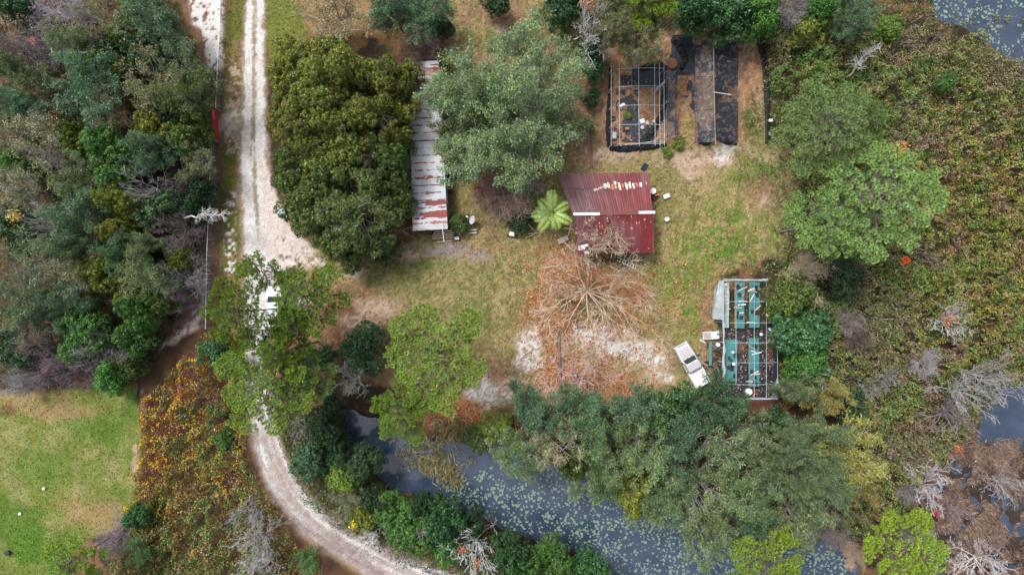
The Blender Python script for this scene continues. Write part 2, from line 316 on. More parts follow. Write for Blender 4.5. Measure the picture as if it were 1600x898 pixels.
# ------------------------------------------------------------------ ground and water
def build_ground():
    def ax(a, step, far): 
        inn = np.arange(-a, a + step / 2, step); o = a + np.array([1, 2.5, 5, 9, 15, 30, 70, 200, 600, far]); return np.concatenate([-o[::-1], inn, o])
    X = ax(66, .2, 1800.); Y = ax(40, .2, 1800.); gx, gy = np.meshgrid(X, Y); px = gx / GS + 800; py = 449 - gy / GS
    c, g = gcol(px, py); z = gheight(px, py); far = ((np.abs(gx) > 66.5) | (np.abs(gy) > 40.5))[..., None]; c = np.where(far, np.array((.075, .075, .035)) * (.8 + .4 * fbm(px, py, 300, 4, 9))[..., None], c); nx, ny = len(X), len(Y)
    V = np.stack([gx, gy, z], -1).reshape(-1, 3); i = np.arange(nx * ny).reshape(ny, nx)
    F = np.stack([i[:-1, :-1], i[:-1, 1:], i[1:, 1:], i[1:, :-1]], -1).reshape(-1, 4)
    m, t, out = nmat('ground_cover'); at = N_(t, 'ShaderNodeAttribute', attribute_name='Col')
    n1 = noise(t, 11, 8, .7); n2 = noise(t, 1.6, 6, .7)
    cc = mulc(t, at.outputs['Color'], ramp(t, n1, [(.34, (.52, .50, .48)), (.5, (1, 1, 1)), (.66, (1.42, 1.42, 1.4))]))
    cc = mulc(t, cc, ramp(t, n2, [(.3, (.86, .84, .82)), (.7, (1.12, 1.12, 1.1))]))
    b = N_(t, 'ShaderNodeBsdfPrincipled'); b.inputs['Roughness'].default_value = .95; b.inputs['Specular IOR Level'].default_value = .15
    bp = N_(t, 'ShaderNodeBump'); bp.inputs['Strength'].default_value = .4; bp.inputs['Distance'].default_value = .08
    t.links.new(n1, bp.inputs['Height']); t.links.new(bp.outputs[0], b.inputs['Normal'])
    t.links.new(cc, b.inputs['Base Color']); t.links.new(b.outputs[0], out.inputs[0])
    me = mesh_np('ground', V, F, c.reshape(-1, 3), True); tag(link('ground', me, m), kind='structure')
    m, t, out = nmat('pond_water'); b = N_(t, 'ShaderNodeBsdfPrincipled'); n = noise(t, .5, 5, .6)
    t.links.new(ramp(t, n, [(.35, (.024, .040, .068)), (.7, (.050, .070, .104))]), b.inputs['Base Color'])
    b.inputs['Roughness'].default_value = .10; b.inputs['IOR'].default_value = 1.75
    bp = N_(t, 'ShaderNodeBump'); bp.inputs['Strength'].default_value = .12; bp.inputs['Distance'].default_value = .05
    t.links.new(noise(t, 3, 3), bp.inputs['Height']); t.links.new(bp.outputs[0], b.inputs['Normal']); t.links.new(b.outputs[0], out.inputs[0])
    me = mesh_np('water', [(-85, -60, -.42), (85, -60, -.42), (85, 60, -.42), (-85, 60, -.42)], [[0, 1, 2, 3]]); tag(link('water', me, m), kind='structure')
build_ground()
rs = np.random.RandomState(5)
def scatter(n, box, mask, seed):
    r = np.random.RandomState(seed); x = r.uniform(box[0], box[2], n); y = r.uniform(box[1], box[3], n)
    k = r.rand(n) < mask(x, y); return x[k], y[k], r
def w3(x, y, z): return np.stack([(x - 800) * GS, (449 - y) * GS, z], -1)

# grass blades and weeds over yard and field (nobody could count them)
def grass():
    def mk(x, y):
        g = gcol(x, y)[1]; return g * .95
    x, y, r = scatter(300000, (-60, -60, 1660, 960), mk, 3); c, g = gcol(x, y); n = len(x)
    P = w3(x, y, gheight(x, y) + r.uniform(.0, .07, n)); N = r.normal(size=(n, 3)) * [.8, .8, .5] + [0, 0, .6]
    v = c * r.uniform(.45, 1.9, (n, 1)); k = r.rand(n) < .12; v[k] = v[k] * [1.5, 1.3, 1.0]; k = r.rand(n) < .12; v[k] = v[k] * [.6, .9, .5]
    V, F, C = leafcloud(P, N / np.linalg.norm(N, axis=1, keepdims=True), .20, .42, v, r)
    tag(link('grass', mesh_np('grass', V, F, C), M_DRY), 'short patchy green and straw coloured grass over yard and field', 'grass', kind='stuff')
grass()
def fallen():
    def mk(x, y):
        m = blob(x, y, 910, 480, 130, 110, soft=1, warp=.3) * 1.0 + blob(x, y, 900, 590, 110, 40, soft=1) + blob(x, y, 740, 655, 80, 26, 25, soft=.7) * 1.3 + blob(x, y, 790, 292, 65, 32, soft=.8) * 1.2 + blob(x, y, 1080, 450, 90, 120, soft=1) * .22 + blob(x, y, 760, 370, 110, 40, soft=1) * .3
        m = m + blob(x, y, 880, 440, 50, 60, soft=.8) * 1. + .02
        m = m * (1 - pm(x, y, POND, 4, 4)); return np.clip(m * (.25 + sst(.4, .62, fbm(x, y, 16, 4, 77)) * .9), 0, 1)
    x, y, r = scatter(75000, (560, 200, 1250, 700), mk, 9); n = len(x)
    P = w3(x, y, gheight(x, y) + r.uniform(.03, .16, n)); N = r.normal(size=(n, 3)) * .35 + [0, 0, 1]; N /= np.linalg.norm(N, axis=1, keepdims=True)
    pal = np.array([(.38, .13, .05), (.44, .19, .09), (.30, .095, .04), (.46, .27, .16), (.25, .12, .07), (.50, .24, .08)]); v = sat(pal, 1.1)[r.randint(0, 6, n)] * r.uniform(.5, 1.35, (n, 1))
    V, F, C = leafcloud(P, N, .19, .8, v, r); tag(link('fallen_leaves', mesh_np('fallen_leaves', V, F, C), M_DRY), 'orange and rust fallen leaves strewn round the bare tree', 'leaves', kind='stuff')
fallen()

# ------------------------------------------------------------------ undergrowth masses
def thicket(name, label, n, box, mask, pal, amp, size, seed, aspect=.6, zb=.25, holes=.35, up=.7, along=None, mat=None):
    x, y, r = scatter(n, box, mask, seed); n = len(x)
    h = fbm(x, y, 34, 3, seed) * .5 + fbm(x, y, 13, 3, seed + 3) * .35 + fbm(x, y, 5, 2, seed + 6) * .15
    h = sst(.3, .72, h); k = (fbm(x, y, 11, 3, seed + 9) * .6 + fbm(x, y, 4.5, 2, seed + 2) * .4) > holes; x, y, h = x[k], y[k], h[k]; n = len(x)
    z = zb + amp * h - r.exponential(.12 * amp, n); z = np.maximum(z, gheight(x, y) * 0 + .0)
    P = w3(x, y, z + np.minimum(gheight(x, y), 0)); e = 4.
    dhx = (fbm(x + e, y, 13, 3, seed + 3) - fbm(x - e, y, 13, 3, seed + 3)) * amp; dhy = (fbm(x, y + e, 13, 3, seed + 3) - fbm(x, y - e, 13, 3, seed + 3)) * amp
    N = np.stack([-dhx * 2, dhy * 2, np.full(n, up)], -1) + r.normal(size=(n, 3)) * .5; N /= np.linalg.norm(N, axis=1, keepdims=True)
    c = sat(pal(x, y, r, n), 1.1) * r.uniform(.5, 1.55, (n, 1)); V, F, C = leafcloud(P, N, size, aspect, c, r)
    return tag(link(name, mesh_np(name, V, F, C), mat or M_LEAF), label, 'undergrowth', kind='stuff')
def pickn(x, y, r, n, cols, wts, s=7., sd=3, mixr=.10):
    v = fbm(x, y, s, 3, sd) + r.rand(n) * mixr; u = np.empty(n); u[np.argsort(v)] = (np.arange(n) + .5) / n; cw = np.cumsum(wts) / sum(wts); return np.array(cols)[np.minimum(np.searchsorted(cw, u), len(cols) - 1)]
def pick(r, n, cols, wts): return np.array(cols)[r.choice(len(cols), n, p=np.array(wts) / sum(wts))]
def cl(x, y, s, seed, lo=.45, hi=.57): return sst(lo, hi, fbm(x, y, s, 4, seed))[..., None]
def pal_marsh(x, y, r, n):
    a = pickn(x, y, r, n, [(.085, .125, .038), (.135, .165, .045), (.20, .19, .06), (.13, .115, .05), (.23, .19, .085)], [3, 5, 3, 2, 1.5], 8, 3)
    b = pickn(x, y, r, n, [(.20, .145, .09), (.15, .105, .075), (.26, .20, .12), (.115, .08, .07), (.16, .15, .06)], [3, 3, 1, 2, 3], 7, 9)
    g = pickn(x, y, r, n, [(.085, .16, .04), (.13, .20, .045), (.065, .12, .035), (.17, .19, .05)], [2, 2, 1, 1], 7, 12)
    m = cl(x, y, 22, 71, .56, .66); c = a * (1 - m) + b * m
    k = np.clip((blob(x, y, 1270, 150, 100, 120, soft=1) + blob(x, y, 1480, 120, 24, 46, -30, soft=1) + blob(x, y, 1260, 520, 60, 90, soft=1) + cl(x, y, 34, 5, .52, .62)[:, 0] * .8) * .8, 0, 1)[:, None]
    c = c * (1 - k) + g * k; k = (blob(x, y, 1530, 370, 150, 220, soft=1) * .6)[:, None]; c = c * (1 - k) + c * k * [1.45, 1.2, .95]
    k = (r.rand(n) < .003)[:, None]; c = np.where(k, (.4, .12, .04), c)
    k = (blob(x, y, 1450, 50, 70, 40, soft=1) + blob(x, y, 1560, 110, 80, 30, soft=1) + blob(x, y, 1350, 480, 60, 50, soft=1) * .7 + blob(x, y, 1370, 560, 60, 50, soft=1) * .8 + blob(x, y, 1400, 220, 40, 25, soft=1) * .7 + blob(x, y, 1440, 395, 50, 16, 40, soft=.8) + blob(x, y, 1400, 690, 70, 50, soft=1) * .6)[:, None]; k = np.clip(k, 0, 1) * .75
    return (c * (1 - k) + b * k) * 1.28
mm = lambda x, y: np.clip(pm(x, y, MARSH, 8, 12) + pm(x, y, [(1310, 780), (1440, 780), (1450, 940), (1380, 940), (1345, 860), (1305, 840)], 8, 10) * .7 + pm(x, y, [(1480, 20), (1640, 20), (1640, 60), (1500, 62)], 6, 14) * sst(.52, .6, fbm(x, y, 20, 3, 66)), 0, 1)
thicket('marsh_thicket', 'tangled olive and brown marsh growth covering the wet ground on the right', 680000, (1180, -40, 1720, 830), lambda x, y: mm(x, y) * .95, pal_marsh, 2.1, .175, 21, holes=.38)
def brush(x, y):
    k = blob(x, y, 1450, 50, 70, 40, soft=1) + blob(x, y, 1350, 480, 60, 50, soft=1) + blob(x, y, 1370, 560, 70, 60, soft=1) + blob(x, y, 1400, 220, 40, 25, soft=1) + blob(x, y, 1440, 395, 60, 18, 40, soft=.8) + blob(x, y, 1400, 690, 80, 60, soft=1) + blob(x, y, 1500, 640, 60, 60, soft=1) + blob(x, y, 1340, 840, 50, 50, soft=1) + blob(x, y, 1570, 120, 60, 30, soft=1)
    return np.clip(k * .7 + sst(.60, .68, fbm(x, y, 30, 4, 97)) * .6, 0, 1)
def pal_yel(x, y, r, n):
    a = pickn(x, y, r, n, [(.13, .05, .035), (.20, .085, .04), (.40, .17, .04), (.52, .33, .035), (.60, .42, .05), (.16, .15, .05), (.10, .13, .04)], [2.5, 2, 1.6, 2.6, 1.3, 2.6, 2.6], 13, 6, .15)
    b = pickn(x, y, r, n, [(.095, .15, .04), (.17, .20, .05), (.27, .26, .07), (.13, .09, .06), (.30, .21, .06)], [3, 4, 2, 2, 1], 8, 16, .14); d = pickn(x, y, r, n, [(.12, .05, .045), (.07, .05, .045), (.24, .10, .04), (.08, .12, .03)], [3, 2, 1.5, 1], 8, 26)
    m = np.clip(sst(700, 790, y + (fbm(x, y, 40, 3, 4) - .5) * 200), 0, 1)[:, None]; c = a * (1 - m) + b * m
    k = (blob(x, y, 345, 615, 40, 60, soft=1))[:, None] * .8; c = c * (1 - k) + d * k
    k = (blob(x, y, 340, 700, 45, 45, soft=.8) * .8)[:, None] * (.4 + .6 * (r.rand(n) < .7))[:, None]; c = c * (1 - k) + np.array((.10, .17, .04)) * k
    k = blob(x, y, 225, 660, 16, 90, soft=.8)[:, None] * .5; c = c * (1 - k) + np.array((.50, .30, .06)) * k
    k = blob(x, y, 213, 795, 13, 20, soft=.5)[:, None]; return (c * (1 - k) + np.array((.66, .50, .03)) * k) * 1.1
YT = [(222, 620), (238, 612), (262, 590), (300, 556), (326, 530), (345, 508), (372, 530), (385, 620), (392, 700), (415, 760), (450, 820), (500, 880), (520, 960), (150, 960), (185, 830), (218, 770), (224, 700)]
thicket('yellow_thicket', 'autumn yellow and rust shrubs between the lower left field and the bend of the track', 165000, (120, 490, 540, 940), lambda x, y: pm(x, y, YT, 5, 10), pal_yel, 2.3, .18, 33, holes=.36)
def pal_forest(x, y, r, n): return pick(r, n, [(.06, .09, .035), (.09, .12, .05), (.11, .09, .07), (.13, .13, .06), (.10, .06, .045)], [4, 3, 3, 1, 2])
FOR = [(-60, -60), (275, -60), (290, 90), (325, 150), (318, 250), (320, 330), (312, 430), (285, 510), (240, 570), (215, 600), (60, 605), (-60, 600)]
thicket('forest_undergrowth', 'dark low brush filling the gaps between the crowns of the left woods', 110000, (-60, -60, 330, 620), lambda x, y: pm(x, y, FOR, 6, 8) * .8, pal_forest, 1.6, .22, 45, holes=.42)
def ringm(x, y):
    d_, s_, w_ = lined(x, y, ROAD); out = (x < -55) | (x > 1715) | (y < -45) | (y > 945); k = out & (d_ > w_ * 1.4) & ~((polyd(x, y, POND) < 0) | (polyd(x, y, POND2) < 0) | (polyd(x, y, POND3) < 0) | (polyd(x, y, FIELD) < 0)); return k * .95
thicket('outlying_woods', 'olive green woods and scrub carrying on outside the picture edges', 120000, (-380, -330, 1980, 1230), ringm, pal_forest, 3.2, .5, 49, holes=.36)
BANK = [(428, 640), (470, 630), (540, 640), (560, 740), (620, 775), (720, 805), (830, 850), (905, 870), (1000, 900), (1000, 960), (720, 960), (690, 905), (600, 860), (540, 832), (480, 780), (445, 720)]
def pal_bank(x, y, r, n): return pick(r, n, [(.06, .10, .03), (.09, .13, .035), (.12, .14, .05), (.10, .08, .05), (.16, .17, .05)], [4, 3, 2, 2, 1])
thicket('bank_undergrowth', 'dark green brush along the lower bank of the pond', 100000, (420, 620, 1010, 960), lambda x, y: pm(x, y, BANK, 6, 8), pal_bank, 1.4, .21, 57, holes=.38)
OAKF = [(785, 650), (860, 630), (960, 650), (1120, 640), (1210, 640), (1300, 720), (1310, 850), (1150, 870), (1000, 800), (860, 750), (790, 700)]
thicket('oak_undergrowth', 'sparse brown brush under the oaks between yard and pond', 34000, (770, 620, 1340, 900), lambda x, y: pm(x, y, OAKF, 6, 8) * .7, pal_forest, .9, .26, 61, holes=.5)
TOPF = [(560, -60), (705, -60), (695, 60), (640, 75), (600, 55)]
thicket('top_undergrowth', 'low green brush under the trees along the upper edge of the yard', 44000, (560, -60, 1480, 75), lambda x, y: np.clip(pm(x, y, TOPF, 6, 8) * .5 + pm(x, y, [(880, -60), (1480, -60), (1470, 20), (1330, 50), (1200, 45), (1060, 50), (930, 70)], 6, 8), 0, 1) * .7, pal_bank, .9, .2, 63, holes=.42)
YW = lambda x, y: blob(x, y, 1232, 330, 26, 90, soft=.9) * .8 + blob(x, y, 1190, 415, 70, 18, soft=.9) * .7 + blob(x, y, 1215, 270, 40, 30, soft=.9) * .7 + blob(x, y, 1150, 375, 50, 25, soft=.9) * .3 + blob(x, y, 1180, 180, 16, 50, soft=.8) * .9 + blob(x, y, 1185, 265, 40, 25, soft=.8) * .35 + blob(x, y, 845, 350, 30, 20, soft=.8) * .5 + blob(x, y, 970, 408, 40, 10, soft=.6) + blob(x, y, 905, 470, 45, 40, soft=.8) * .55 + blob(x, y, 720, 345, 20, 14, soft=.7) + blob(x, y, 560, 405, 90, 12, soft=.6) * .3
thicket('yard_weeds', 'leafy green weeds in clumps about the yard', 90000, (450, 60, 1260, 520), YW, lambda x, y, r, n: pick(r, n, [(.07, .12, .03), (.11, .16, .04), (.15, .16, .05), (.10, .08, .05)], [3, 3, 2, 1]), .5, .22, 66, holes=.4)

def reeds(name, label, n, box, mask, cols, wts, L, seed, lean=.5, wd=.05, z0=-.35):
    x, y, r = scatter(n, box, mask, seed); n = len(x); th = fbm(x, y, 30, 3, seed) * 12 + r.normal(size=n) * .6
    D = np.stack([np.cos(th) * lean, np.sin(th) * lean, r.uniform(.25, 1, n)], -1) + r.normal(size=(n, 3)) * .25; D /= np.linalg.norm(D, axis=1, keepdims=True)
    ll = L * r.uniform(.5, 1.2, n); P = w3(x, y, np.maximum(gheight(x, y), z0)) + D * ll[:, None] * .5
    c = pick(r, n, cols, wts) * r.uniform(.6, 1.35, (n, 1)) * (.7 + .6 * fbm(x, y, 9, 3, seed + 1))[:, None]
    V, F, C = blades(P, D, r.normal(size=(n, 3)) + [0, 0, 1.5], ll, wd, c); tag(link(name, mesh_np(name, V, F, C), M_DRY), label, 'reeds', kind='stuff')
reeds('marsh_brush', 'fine grey and dun dead stems tangled through the marsh growth', 60000, (1200, 0, 1640, 900), lambda x, y: brush(x, y) * mm(x, y), [(.24, .20, .19), (.33, .29, .28), (.20, .14, .11), (.28, .22, .14)], [3, 2, 2, 2], .9, 79, lean=.5, wd=.035, z0=.7)
TAN = [(.42, .33, .18), (.30, .25, .12), (.20, .23, .08), (.36, .23, .12)]
reeds('pond_reeds', 'straw and green marsh grass standing in the upper end of the pond', 30000, (540, 610, 860, 800),
      lambda x, y: np.clip(blob(x, y, 672, 712, 52, 36, 15, soft=.7) * .8 + blob(x, y, 610, 668, 40, 16, 20, soft=.7) * .3 + blob(x, y, 700, 745, 30, 18, soft=.8) * .6 + blob(x, y, 730, 672, 60, 18, 10, soft=.7), 0, 1) * .9, TAN, [3, 3, 4, 1], 1.1, 71, wd=.07)
reeds('brown_reeds', 'dead brown and tan reeds matted over the swamp in the lower right corner', 210000, (1400, 560, 1720, 940),
      lambda x, y: np.clip(pm(x, y, SEM, 12, 14) * sst(.40, .56, fbm(x, y, 18, 4, 88)), 0, 1), [(.30, .20, .15), (.20, .145, .125), (.42, .32, .22), (.13, .10, .10), (.32, .19, .10)], [3, 3, 1.5, 2, 1], .7, 73, lean=.9, wd=.05)
reeds('tan_grass', 'bleached straw coloured grass in loose heaps', 30000, (200, -30, 1700, 940),
      lambda x, y: np.clip(blob(x, y, 1172, 105, 16, 40, soft=.6) * 1.5 + blob(x, y, 285, 870, 50, 26, soft=.7) + blob(x, y, 520, 22, 50, 26, soft=.8) * .9 + blob(x, y, 378, 760, 12, 30, -20, soft=.8) + blob(x, y, 1445, 30, 25, 16, soft=.8) + blob(x, y, 1510, 35, 24, 9, soft=.6) + blob(x, y, 1555, 30, 14, 18, soft=.6) + blob(x, y, 1105, 500, 18, 60, soft=.9) * .5 + blob(x, y, 1440, 395, 50, 16, 30, soft=.8) * .6, 0, 1),
      [(.38, .27, .16), (.28, .19, .11), (.34, .2, .11), (.2, .16, .08)], [3, 3, 1, 1], .8, 75, lean=.9, wd=.06, z0=-.2)

# lily pads: the 300 largest as objects, the rest as one mass
def pads():
    M = pmat('lily_pad', (.17, .25, .195), .4, var=.2, scale=1.2, attr=True)
    def disc(r, cr):
        a = np.linspace(.25, 2 * math.pi - .25, 11); ring = np.stack([np.cos(a) * r, np.sin(a) * r, np.full(11, .012)], -1)
        V = np.concatenate([[[0.02, 0, 0]], ring]); return V, [[0, i, i + 1] for i in range(1, 11)]
    def ok(x, y):
        inA = (polyd(x, y, POND) < -5) & (y > 745 - (x > 840) * 0) & (x > 695); inA |= (polyd(x, y, POND) < -5) & (x > 745) & (y > 730); inA |= (polyd(x, y, POND2) < -4)
        d = sst(.36, .50, fbm(x, y, 20, 4, 91) + .03); m = np.where(inA, d, 0); m = np.where((x > 820) & (polyd(x, y, POND) < -5), np.maximum(m, .42), m); return m
    x, y, r = scatter(46000, (690, -40, 1700, 940), ok, 17); order = r.permutation(len(x)); keep = []; grid = {}
    for i in order:
        k = (int(x[i] // 5), int(y[i] // 5)); good = True
        for a in (-1, 0, 1):
            for b in (-1, 0, 1):
                for j in grid.get((k[0] + a, k[1] + b), ()):
                    if (x[i] - x[j]) ** 2 + (y[i] - y[j]) ** 2 < 2.9: good = False
        if good: grid.setdefault(k, []).append(i); keep.append(i)
    x, y = x[keep], y[keep]; n = len(x); rr = r.uniform(.06, .10, n) + .10 * r.rand(n) ** 2; vis = (x > 0) & (x < 1600) & (y > 0) & (y < 898)
    o = np.argsort(-(rr + vis * 10)); V0, F0 = disc(1, 0); me = mesh_np('lily_pad', V0, F0, np.ones((len(V0), 3)) * .95); src = None; BV, BF, BC = [], [], []
    for q, i in enumerate(o):
        p = W(x[i], y[i]); rz = r.uniform(0, 6.28)
        if q < 300:
            if src is None: src = link('lily_pad', me, M); ob = src
            else: ob = src.copy(); col.objects.link(ob)
            ob.location = (p.x, p.y, -.41); ob.rotation_euler = (r.normal() * .03, r.normal() * .03, rz); ob.scale = (rr[i], rr[i], 1)
            tag(ob, 'round pale green lily pad floating on the dark water', 'lily pad', 'lily pads on the ponds')
        else:
            ca, sa = math.cos(rz), math.sin(rz); v = V0.copy() * [rr[i], rr[i], 1]; v = np.stack([v[:, 0] * ca - v[:, 1] * sa + p.x, v[:, 0] * sa + v[:, 1] * ca + p.y, v[:, 2] - .408 + r.uniform(0, .01)], -1)
            BF.append(np.array(F0) + 12 * len(BV)); BV.append(v); BC.append(np.ones((12, 3)) * np.array([r.uniform(.75, 1.15), r.uniform(.8, 1.1), r.uniform(.7, 1.1)]))
    tag(link('lily_pad_mat', mesh_np('lily_pad_mat', np.concatenate(BV), np.concatenate(BF), np.concatenate(BC)), M), 'mats of small pale lily pads covering the dark water', 'lily pads', kind='stuff')
pads()

# ------------------------------------------------------------------ tree makers
def skeleton(seed, R, h, h0=.3, limbs=7, depth=4, kids=3, bend=.35, r0=.16, upr=.25, ratio=.68, spread=1.):
    """curving branches; returns tube rows and tips (scaled so that the crown reaches R and the top h)"""
    r = random.Random(seed); S, T = [], []
    def grow(p, d, L, rad, lv):
        n = 3 if lv > 0 else 2
        for i in range(n):
            d = (d + Vector((r.gauss(0, bend), r.gauss(0, bend), r.gauss(0, bend * .6) + upr * .3)) * .5).normalized()
            q = p + d * L / n; r1 = rad * (1 - .22 * (i + 1) / n); S.append((*p, *q, rad, r1)); p, rad = q, r1
            if lv > 0 and i < n - 1 and r.random() < .75:
                a = Vector((r.gauss(0, 1), r.gauss(0, 1), r.gauss(0, .6))); dd = (d + a * .75).normalized(); grow(p, dd, L * ratio * r.uniform(.6, 1), rad * .6, lv - 1)
        if lv == 0: T.append((*p,)); return
        for k in range(kids - 1 if lv > 1 else kids):
            a = Vector((r.gauss(0, 1), r.gauss(0, 1), r.gauss(0, .5))); grow(p, (d + a * .6).normalized(), L * ratio * r.uniform(.75, 1.1), rad * .68, lv - 1)
    base = Vector((0, 0, 0)); top = Vector((r.gauss(0, .03) * h, r.gauss(0, .03) * h, h * h0)); mid = (base + top) / 2 + Vector((r.gauss(0, .1), r.gauss(0, .1), 0))
    S += [(*base, *mid, r0 * 1.25, r0 * 1.1), (*mid, *top, r0 * 1.1, r0)]
    for k in range(limbs):
        az = 2 * math.pi * (k + r.uniform(-.3, .3)) / limbs; el = r.uniform(.15, 1.1) / spread
        grow(top, Vector((math.cos(az) * math.cos(el), math.sin(az) * math.cos(el), math.sin(el))), R * .45 * (r.uniform(.72, 1.3) if limbs < 13 or limbs > 16 else r.uniform(.95, 1.1)), r0 * .6, depth - 1)
    S = np.array(S); T = np.array(T); rad = np.percentile(np.hypot(T[:, 0], T[:, 1]), 93); k = R / rad
    zt = np.percentile(T[:, 2], 97); z0 = h * h0; kz = (h - z0) / max(zt - z0, .1)
    for A, cs in ((S, (0, 3)), (T, (0,))):
        for c in cs: A[:, c] *= k; A[:, c + 1] *= k; A[:, c + 2] = np.where(A[:, c + 2] > z0, z0 + (A[:, c + 2] - z0) * kz, A[:, c + 2])
    return S, T
def sph(r, n, zmin=-.2):
    z = r.uniform(zmin, 1, n); a = r.uniform(0, 2 * math.pi, n); s = np.sqrt(1 - z * z); return np.stack([np.cos(a) * s, np.sin(a) * s, z], -1)

def crown_oak(seed, R, h, dens=1., leaf=.21, lobe=.36, hue=(1.18, 1.08, .85), nlk=1.):
    """cauliflower crown: lobes on a dome, clumps on lobes, leaves on clumps"""
    r = np.random.RandomState(seed); H = h * .62; zc = h - H; nl = int((12 + 2.6 * R * R ** .45) * nlk); u = sph(r, nl, -.05); rad = r.uniform(.52, .95, (nl, 1)); rad[r.rand(nl) < .25] *= .6
    L = u * rad * [R, R, H]; L[:, 2] += zc; rl = R * lobe * r.uniform(.45, 1.15, nl) * min(1, 3.2 / R) ** .35; L[:, 2] -= rl * .4
    V = []; cl_ = np.maximum(3, (rl * rl * 9 / .30).astype(int)); lid = np.repeat(np.arange(nl), cl_); m = len(lid)
    d = sph(r, m, -.25); c = L[lid] + d * (rl[lid] * r.uniform(.75, 1.05, m))[:, None]; rc = r.uniform(.26, .50, m); 
    nlv = int(30 * dens); cid = np.repeat(np.arange(m), nlv); n = len(cid); e = sph(r, n, -.15) + d[cid] * .35; e /= np.linalg.norm(e, axis=1, keepdims=True)
    P = c[cid] + e * (rc[cid] * r.uniform(.6, 1.1, n))[:, None]; N = e + r.normal(size=(n, 3)) * .35; N /= np.linalg.norm(N, axis=1, keepdims=True)
    k = P[:, 2] > .3; cid, P, N = cid[k], P[k], N[k]; n = len(P)
    hv = r.uniform(0, 1, m) * .5 + r.uniform(0, 1, nl)[lid] * .5; b = (.75 + .5 * r.rand(m))[cid][:, None]
    C = (1 + (np.array(hue) - 1) * (hv[cid][:, None] * 2 - .6)) * b * r.uniform(.5, 1.5, (n, 1))
    return leafcloud(P, N, leaf, .62, C, r), [(*(0, 0, h * .3), *l, .05 * R ** .5, .03) for l in L]
def crown_tips(seed, T, zc, dens=1., leaf=.22, rc=.5, asp=.42, hue=(1.2, 1.1, .9), keep=1.):
    r = np.random.RandomState(seed); T = T[r.rand(len(T)) < keep]; m = len(T); nlv = int(46 * dens); cid = np.repeat(np.arange(m), nlv); n = len(cid)
    e = sph(r, n, -.5); rr = rc * r.uniform(.7, 1.35, m); P = T[cid] + e * (rr[cid] * r.uniform(.3, 1.1, n))[:, None] * [1, 1, .6]
    out = T - np.array([0, 0, zc]); out /= np.linalg.norm(out, axis=1, keepdims=True); al = e * .6 + out[cid] * .8
    N = e * .6 + np.array([0, 0, .7]) + r.normal(size=(n, 3)) * .4; N /= np.linalg.norm(N, axis=1, keepdims=True)
    b = (.72 + .56 * r.rand(m))[cid][:, None]; hv = r.rand(m)[cid][:, None]; C = (1 + (np.array(hue) - 1) * (hv * 2 - .6)) * b * r.uniform(.5, 1.5, (n, 1))
    return leafcloud(P, N, leaf, asp, C, r, along=al)
